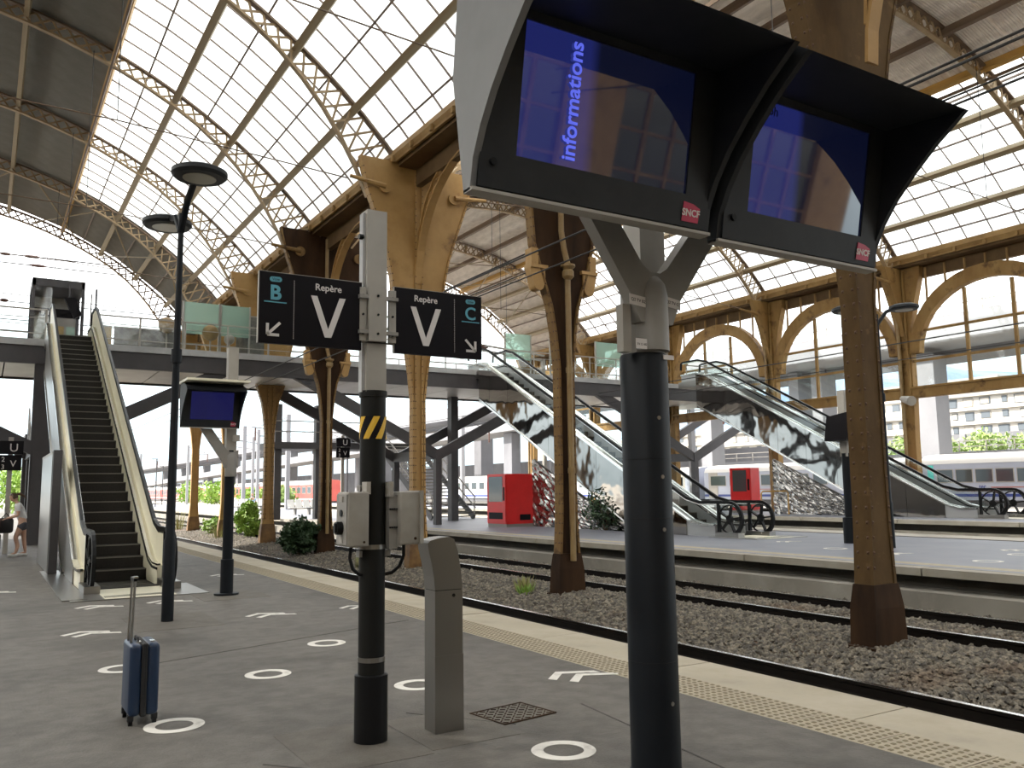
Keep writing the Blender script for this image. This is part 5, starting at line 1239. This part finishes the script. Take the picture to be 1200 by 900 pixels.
rb_ = thing('box', (.4, 26.25, .63), 'dusty red and cream box standing on the black suitcase at the left edge', 'box')
rbox(.02, .42, 26.08, 26.34, .625, 1.02, .02).build('carton', 'pink', rb_, smooth=True); MB().box(.04, .40, 26.075, 26.09, .70, .95).build('panel', 'poster', rb_)
# seated passenger far off on the bright second platform
px_, py_ = 13.9+2.2, 61.0
ps = thing('person', (px_, py_, .18), 'distant seated person in pale blue beside the display post, on the bright platform', 'person')
b0 = skinned('body', [(px_, py_, .62, .13), (px_, py_, .9, .14), (px_, py_, 1.15, .13), (px_, py_, 1.28, .05), (px_-.1, py_-.1, .62, .09), (px_-.12, py_-.5, .62, .07), (px_-.12, py_-.52, .22, .05), (px_+.1, py_-.1, .62, .09), (px_+.12, py_-.5, .62, .07), (px_+.12, py_-.52, .22, .05), (px_-.2, py_, 1.15, .06), (px_-.22, py_-.1, .9, .045), (px_-.15, py_-.3, .75, .04), (px_+.2, py_, 1.15, .06), (px_+.22, py_-.1, .9, .045), (px_+.15, py_-.3, .75, .04)],
  [(0,1),(1,2),(2,3),(0,4),(4,5),(5,6),(0,7),(7,8),(8,9),(2,10),(10,11),(11,12),(2,13),(13,14),(14,15)], 'skin', ps, 1)
skinned('shirt', [(px_, py_, .66, .15), (px_, py_, .9, .16), (px_, py_, 1.18, .145), (px_-.2, py_, 1.16, .075), (px_-.22, py_-.06, 1.0, .06), (px_+.2, py_, 1.16, .075), (px_+.22, py_-.06, 1.0, .06)], [(0,1),(1,2),(2,3),(3,4),(2,5),(5,6)], 'blueshirt', ps, 1)
skinned('trousers', [(px_, py_, .60, .14), (px_-.1, py_-.12, .62, .1), (px_-.12, py_-.5, .62, .085), (px_-.12, py_-.52, .25, .06), (px_+.1, py_-.12, .62, .1), (px_+.12, py_-.5, .62, .085), (px_+.12, py_-.52, .25, .06)], [(0,1),(1,2),(2,3),(0,4),(4,5),(5,6)], 'shorts', ps, 1)
head(ps, (px_, py_-.02, 1.45), .1, (0, -1, -.1), 'hair', False)
# ================================================================ benches on the bright far platform
def bench(x, y, z, lab, rz=0):
    t = thing('bench', (x, y, z), lab, 'bench', 'benches on the far end of the second platform')
    for k in range(5): MB().box(x-1.2+k*.5, x-.78+k*.5, y-.25, y+.2, z+.42, z+.46).build('seat', 'white', t); MB().prism([(y+.2, z+.46), (y+.32, z+.95), (y+.36, z+.95), (y+.24, z+.46)], 'x', x-1.2+k*.5, x-.78+k*.5).build('backrest', 'white', t)
    MB().box(x-1.25, x+1.3, y-.03, y+.03, z+.34, z+.40).build('beam', 'grey', t)
    for dx in (-.8, .1, .9): MB().box(x+dx-.05, x+dx+.05, y-.2, y+.2, z, z+.36).build('leg', 'grey', t)
    return t
bench(17.6, 53.5, .18, 'white bench of moulded seats on the bright platform right of the bell-footed column')
bench(17.2, 66, .18, 'white bench farther back on the bright platform, left of the narrow column')
bench(19.5, 46.5, .18, 'row of white seats seen under the open stairs')
# ================================================================ trains
def coach(X, y0, y1, z0, h, depth_, lab, wc, sc, rc, wn, ww, wz, wh, end='teal', logo=None, doors=(), grp='coaches of the white train'):
    t = thing('railway_coach', (X, (y0+y1)/2, z0), lab, 'train coach', grp)
    b = MB(); pr = [(X, z0+.25), (X, z0+h*.80), (X+.12, z0+h*.90), (X+.5, z0+h*.97), (X+depth_/2, z0+h), (X+depth_-.5, z0+h*.97), (X+depth_-.12, z0+h*.90), (X+depth_, z0+h*.80), (X+depth_, z0+.25)]
    b.prism(pr, 'y', y0, y1); b.build('body', wc, t)
    rf = [(X-.01, z0+h*.80), (X+.11, z0+h*.905), (X+.49, z0+h*.975), (X+depth_/2, z0+h+.01), (X+depth_-.49, z0+h*.975), (X+depth_-.3, z0+h*.94), (X+depth_/2, z0+h*.97), (X+.5, z0+h*.945), (X+.15, z0+h*.88)]
    MB().prism(rf, 'y', y0+.02, y1-.02).build('roof', rc, t)
    MB().box(X-.012, X, y0+.01, y1-.01, z0+.42, z0+.55).build('stripe', sc, t); MB().box(X+.1, X+depth_-.1, y0+.3, y1-.3, z0-.05, z0+.25).build('underframe', 'underframe', t)
    p = (y1-y0-1.6)/wn
    for k in range(wn):
        a = y0+.8+k*p+(p-ww)/2
        f = MB(); f.box(X-.015, X, a-.04, a+ww+.04, z0+wz-.04, z0+wz+wh+.04); fo = f.build('window', 'lgrey', t); MB().box(X-.02, X-.014, a, a+ww, z0+wz, z0+wz+wh).build('pane', 'darkglass', fo)
    for d in doors:
        do = MB().box(X-.014, X, d, d+.8, z0+.3, z0+h*.8).build('door', 'lgrey', t); MB().box(X-.02, X-.014, d+.2, d+.6, z0+wz, z0+wz+wh).build('pane', 'darkglass', do)
    for yb in (y0+1.8, y1-1.8):
        for q in (-.6, .6): MB().cyl((X+.53, yb+q, z0-.05), (X+.67, yb+q, z0-.05), .28, 14).build('wheel', 'underframe', t)
    if logo: 
        text('lettering', 'ter', .28, 'trainblue', t, (X-.016, logo, z0+.80), (0,-1,0), (0,0,1), .004, bold=.004); MB().box(X-.016, X, logo-2.4, logo-.4, z0+.84, z0+.88).build('logo_line', 'pink', t)
    return t
c1 = coach(40, 8, 26.0, .55, 2.5, 2.7, 'white and blue railway coach beyond the arcade at the right picture edge', 'trainwhite', 'trainblue', 'trainroof', 17, .78, 1.12, .58, logo=22.9)
MB().box(39.98, 40.0, 25.3, 25.6, 1.3, 2.5).build('teal_panel', 'teal', c1)
coach(40, 26.8, 41.2, .55, 2.42, 2.7, 'white railway coach seen behind the farther red vending machine', 'trainwhite', 'trainblue', 'trainroof', 10, .9, 1.12, .58, logo=38, doors=(40.0,))
coach(40, 42.0, 58, .55, 2.38, 2.7, 'white railway coach left of the gap behind the third platform', 'trainwhite', 'trainblue', 'trainroof', 8, .9, 1.12, .58, doors=(43.0, 56))
coach(40, 58.8, 78, .55, 2.35, 2.7, 'white railway coach seen behind the open stairs and first red machine', 'trainwhite', 'trainblue', 'trainroof', 12, .9, 1.12, .58, doors=(60,))
for k in range(6):
    y0 = 96+k*26
    coach(33.0, y0, y0+25.3, .25, 2.75, 2.8, ['nearest red coach of the distant train, right end', 'second red coach of the distant train from the right', 'third red coach of the distant train', 'fourth red coach of the distant train', 'fifth red coach of the distant train', 'leftmost red coach of the distant train'][k], 'trainred', 'white', 'trainroof', 12, 1.3, 1.2, .7, grp='coaches of the red train')
# ================================================================ viaduct
vd = thing('viaduct', (47, 60, 0), 'grey concrete motorway viaduct running behind the arcade and into the far left', 'viaduct')
MB().prism([(45.0, 9.55), (45.0, 10.9), (45.25, 10.9), (45.25, 10.2), (53, 10.2), (53, 10.9), (53.2, 10.9), (53.2, 9.7), (51.5, 9.4), (47.5, 9.3)], 'y', -10, 420).build('deck', 'viaduct', vd)
MB().box(47.5, 50.5, -10, 420, 8.9, 9.4).build('box_girder', 'viaduct_dark', vd)
for i in range(70): MB().box(45.05, 45.12, i*5-5, i*5-4.92, 10.9, 11.5).build('parapet_post', 'grey', vd)
MB().path([(45.08, -10, 11.4), (45.08, 420, 11.4)], .05, .05).build('parapet_rail', 'grey', vd)
for y in (12, 29.2, 47, 66, 90, 118, 150, 190, 240): MB().box(46.0, 47.3, y-.55, y+.55, 0, 9.0).build('pier', 'viaduct', vd)
for y in (37.5, 39.4): MB().box(47, 48.5, y-.3, y+.5, 0, 9.3).build('pier', 'viaduct', vd)
rp_ = thing('ramp', (43, 120, 0), 'lower concrete slip road descending in front of the viaduct at the far left', 'ramp')
MB().add([(42, 62, 7.2), (46, 62, 7.2), (46, 330, 3.2), (42, 330, 3.2), (42, 62, 8.2), (46, 62, 8.2), (46, 330, 4.3), (42, 330, 4.3)], UF).build('deck', 'viaduct', rp_)
for i in range(9): MB().box(43, 44, 70+i*26, 71.5+i*26, 0, 7.0-i*.4).build('pier', 'viaduct_dark', rp_)
rp2 = thing('ramp', (58, 120, 0), 'upper concrete road deck behind the viaduct in the far left', 'ramp')
MB().box(57.6, 66, 60, 420, 11.8, 13.0).build('deck', 'viaduct', rp2)
for i in range(9): MB().box(60, 62, 70+i*36, 72+i*36, 0, 11.8).build('pier', 'viaduct_dark', rp2)
em = thing('embankment_wall', (64, 100, 0), 'long grey retaining wall in the shade under the viaduct', 'wall')
MB().box(68, 70, 10, 420, 0, 5.6).build('wall', 'viaduct_dark', em)
for i in range(40): MB().box(67.9, 68, 20+i*10, 20.5+i*10, 0, 5.6).build('pilaster', 'viaduct', em)
# road wall with railing in front of the flats
rw = thing('road_wall', (60, 40, 0), 'low dark road wall with railing in front of the white flats', 'wall')
MB().box(59.5, 60.2, 18, 60, 0, 3.6).build('wall', 'viaduct_dark', rw); MB().box(59.4, 60.3, 18, 60, 3.6, 3.85).build('coping', 'viaduct', rw)
for z in (4.2, 4.6): MB().path([(59.6, 18, z), (59.6, 60, z)], .06, .06).build('rail', 'grey', rw)
for i in range(22): MB().box(59.57, 59.63, 18+i*1.95, 18.07+i*1.95, 3.85, 4.6).build('post', 'grey', rw)
# ================================================================ blocks of flats
def flats(X, y0, y1, z0, z1, nf, nw, lab, m='facade', dep=12, skip=0, seed=1):
    t = thing('apartment_building', (X, (y0+y1)/2, 0), lab, 'building', 'blocks of flats beyond the railway')
    rg5 = random.Random(seed)
    MB().box(X, X+dep, y0, y1, 0, z1).build('walls', m, t); MB().box(X-.4, X+dep+.3, y0-.3, y1+.3, z1, z1+.35).build('roof', 'lgrey' if m == 'facade' else 'roofred', t)
    fh = (z1-z0)/nf; p = (y1-y0)/nw
    for f in range(nf):
        z = z0+f*fh
        MB().box(X-.35, X, y0, y1, z+fh*.02, z+fh*.12).build('balcony_slab', m, t)
        for k in range(nw):
            a = y0+p*(k+.18); b_ = a+p*rg5.choice((.35, .55, .64)); h = fh*(.62 if rg5.random() < .4 else .48)
            fr = MB().box(X-.05, X, a, b_, z+fh*.9-h, z+fh*.9).build('window', 'lgrey' if rg5.random() < .5 else 'shutter', t); MB().box(X-.08, X-.05, a+.1*(b_-a), b_-.1*(b_-a), z+fh*.9-h*.95, z+fh*.86).build('pane', 'shutter' if rg5.random() < .6 else 'lgrey', fr)
    return t
flats(80, 28, 50.6, 4.4, 9.8, 4, 14, 'long white block of flats at the right picture edge', seed=2)
flats(84, 55, 84, 2, 8.4, 4, 14, 'pale block of flats seen under the farthest escalator', seed=5)
flats(95, 90, 130, 2, 9.5, 5, 14, 'pale block of flats seen behind the middle escalator', seed=7)
flats(110, 60, 78, 5, 15, 5, 8, 'tall pale block rising behind the viaduct piers', seed=9)
flats(170, 110, 150, 8, 22, 5, 10, 'hillside house with a tiled roof seen through the arcade', 'facade', 14, 0, 3)
for i, (y, h) in enumerate(((31.5, 1.5), (35.0, 1.6), (38.2, 1.2), (41.6, 1.5), (45.0, 1.4))):
    bush(62, y, 3.4, (1.3, 1.5, h*.62), 700, .20, 'leaf_pale', 'rounded pale green street tree before the white flats, number %s from the right' % ('one', 'two', 'three', 'four', 'five')[i], 40+i, 3, 'street_tree')
for i, (x, y, r, lab) in enumerate(((29.5, 150, 2.2, 'rounded green bush left of the lamp post, before the red train'), (29.0, 128, 2.3, 'green bush between the narrow column and display post, before the red train'), (29.0, 98, 1.7, 'pale green bush right of the bell-footed column, before the red train'), (30.5, 116, 1.6, 'small green bush right of the display post, before the red train'))):
    bush(x, y, -.3, (r, r, r*.8), 1100, .28, 'leaf_pale' if i == 2 else 'leaf', lab, 60+i, 3)
for i, (x, y, z, r) in enumerate(((2.6, 78, 0.1, 1.6), (2.2, 92, 0.1, 2.4))): bush(x, y, z, (r*.6, r, r), 1200, .22, 'leaf', ('near', 'far')[i]+' green bush beyond the platform end at the left picture edge', 80+i)
# hills
def hill(name, pts, y, dpt, lab):      # ridge line given as (x, height, y); the slope falls away towards the town
    t = MB(); n = len(pts); vs = []
    for j in range(6):
        f = j/5
        for (x, z, yy) in pts:
            k = .62+.38*f; vs.append((x*k, yy*k, z*math.sin(f*math.pi/2)*(.55+.45*f)+(4*noise.noise((x*.02, yy*.02, f*3)) if f > 0 else -1)))
    for (x, z, yy) in pts: vs.append((x*1.25, yy*1.25, -1))
    t.add(vs, [(j*n+i, j*n+i+1, (j+1)*n+i+1, (j+1)*n+i) for j in range(6) for i in range(n-1)])
    return t.build(name, 'hill', None, True, label=lab, cat='hill')
hill('hill', [(503, 39, 749), (548, 47, 720), (608, 66, 680), (668, 88, 640), (721, 107, 605), (774, 119, 571), (834, 129, 532), (873, 121, 509), (927, 115, 477), (1003, 125, 429), (1118, 110, 360), (1312, 54, 248)], 0, 160, 'hazy blue wooded hill on the horizon seen through the arcade')
# ================================================================ overhead line equipment
def mast(x, y, z, h, lab, m='viaduct', arm=0):
    t = thing('catenary_mast', (x, y, z), lab, 'mast', 'catenary masts in the yard'); MB().box(x-.16, x+.16, y-.16, y+.16, z, z+h).build('pole', m, t)
    if arm: 
        MB().path([(x, y, z+h*.82), (x+arm, y, z+h*.86)], .08, .08).build('arm', m, t); MB().path([(x, y, z+h*.97), (x+arm*.8, y, z+h*.87)], .04, .04).build('stay', 'wire', t); MB().cyl((x+arm*.9, y, z+h*.72), (x+arm*.9, y, z+h*.85), .07, 8).build('insulator', 'insul', t)
    return t
for i, (x, y, h, a) in enumerate(((21.3, 70, 8, -3), (21.3, 84, 8, -3), (25.6, 95, 8.5, -3), (28.5, 108, 8.5, -3), (25, 130, 8.5, 3), (23, 160, 8.5, 3), (31, 90, 8.5, 3), (35.5, 66, 8, 3), (36, 52, 8, 3), (36, 38, 7.5, 3))):
    mast(x, y, 0, h, 'pale catenary mast %s' % ['right of the bell-footed column', 'just left of the bell-footed column', 'between column and display post', 'farther back left of the display post', 'small, near the lamp post', 'farthest, beside the lamp post', 'behind the rusty downpipe column', 'behind the open stairs', 'left of the first red machine', 'under the farthest escalator'][i], arm=a)
for i, (x, y, h) in enumerate(((16.2, 58, 5.2), (15.8, 78, 5.2), (16, 100, 5.2), (20.8, 55, 5.5), (20, 120, 5))):
    t = thing('platform_lamp', (x, y, .18), 'thin dark platform lamp %s' % ['before the viaduct, left of the rusty downpipe column', 'right of the narrow column', 'left of the narrow column', 'behind the open stairs', 'small, beside the lamp post'][i], 'lamp post', 'platform lamps in the distance'); MB().cyl((x, y, .18), (x, y, .18+h), .06, 8).build('pole', 'bridge', t)
    MB().path([(x-.5, y, .18+h), (x+.1, y, .18+h)], .12, .06).build('head', 'bridge', t)
def wire(pts, lab, r=.014, ins=(), name='overhead_wire', grp=None):
    t = thing(name, pts[0], lab, 'wire', grp); MB().tube(pts, r, 6).build('cable', 'wire', t)
    for p, q in ins: MB().tube([Vector(p), Vector(p).lerp(Vector(q), .2), Vector(p).lerp(Vector(q), .5), Vector(p).lerp(Vector(q), .8), Vector(q)], [.03, .08, .09, .08, .03], 8).build('insulator', 'insul', t)
    return t
wire([(11.5, -5, 7.62), (11.5, 15, 7.58), (11.5, 32, 7.50), (11.5, 60, 7.4)], 'upper messenger wire over the second track, crossing the rusty column', .022)
wire([(11.5, -5, 7.08), (11.5, 60, 7.05)], 'lower contact wire over the second track, crossing the rusty column', .016)
wire([(7.2, -5, 5.3), (7.2, 80, 5.3)], 'upper wire over the near track, below the left V sign', .014); wire([(7.2, -5, 4.95), (7.2, 80, 4.95)], 'lower contact wire over the near track, below the left V sign', .012)
wire([(24.5, -5, 6.03), (24.5, 60, 6.03)], 'upper wire over the third track, crossing the arcade', .02); wire([(24.5, -5, 5.5), (24.5, 60, 5.5)], 'lower contact wire over the third track, crossing the arcade', .016)
wire([(-14, 52, 14.4), (6, 52, 14.45), (30, 52, 14.4)], 'upper cross-span cable beyond the open gable, with insulators', .035, [((1.2, 52, 14.44), (2.0, 52, 14.44)), ((.1, 52, 14.43), (.6, 52, 14.43))])
wire([(-14, 52, 14.0), (6, 52, 13.95), (11.4, 52, 13.6)], 'lower cross-span cable beyond the open gable, with insulators', .03, [((1.5, 52, 13.98), (2.3, 52, 13.97))])
for i, z in enumerate((10.75, 9.9, 9.35, 8.55)): wire([(-14, 46, z), (9, 46, z-.1)], ['topmost', 'second', 'third', 'lowest'][i]+' cross-span wire left of the lift cabin', .022, [((.2+.2*i, 46, z-.03), (.55+.2*i, 46, z-.03))] if i in (0, 3) else ())
t = thing('catenary_boom', (12, 45, 11), 'pale tubular catenary boom with insulators under the near roof end', 'boom')
for dz in (0, .3): MB().path([(8.2, 45.2, 10.9+dz), (16.5, 45.2, 10.4+dz)], .09, .09).build('tube', 'lgrey', t)
MB().tube([(9.8, 45.2, 10.75), (10.1, 45.2, 10.75), (10.4, 45.2, 10.72)], [.05, .14, .05], 8).build('insulator', 'insul', t)
t = thing('catenary_boom', (20, 41, 9), 'pale tubular catenary boom behind the rusty middle column', 'boom')
for dz in (0, .3): MB().path([(15.5, 41, 9.9+dz), (27.5, 41, 9.0+dz)], .10, .10).build('tube', 'lgrey', t)
MB().box(27.3, 27.5, 40.9, 41.1, .42, 9.1).build('post', 'lgrey', t)
for x, z in ((19.5, 9.75), (22.2, 9.6), (23.4, 9.5)): MB().tube([(x-.3, 41, z), (x, 41, z), (x+.3, 41, z)], [.05, .15, .05], 8).build('insulator', 'insul', t)
# camera on the third arcade pier
t = thing('speaker', (31.4, 20.4, 5.2), 'small pale loudspeaker on the arcade pier right of the near iron column', 'loudspeaker')
MB().tube([(31.3, 20.9, 5.0), (31.0, 20.3, 4.85)], [.12, .2], 10).build('horn', 'lgrey', t); MB().box(31.3, 31.75, 20.88, 20.95, 4.95, 5.05).build('bracket', 'grey', t)
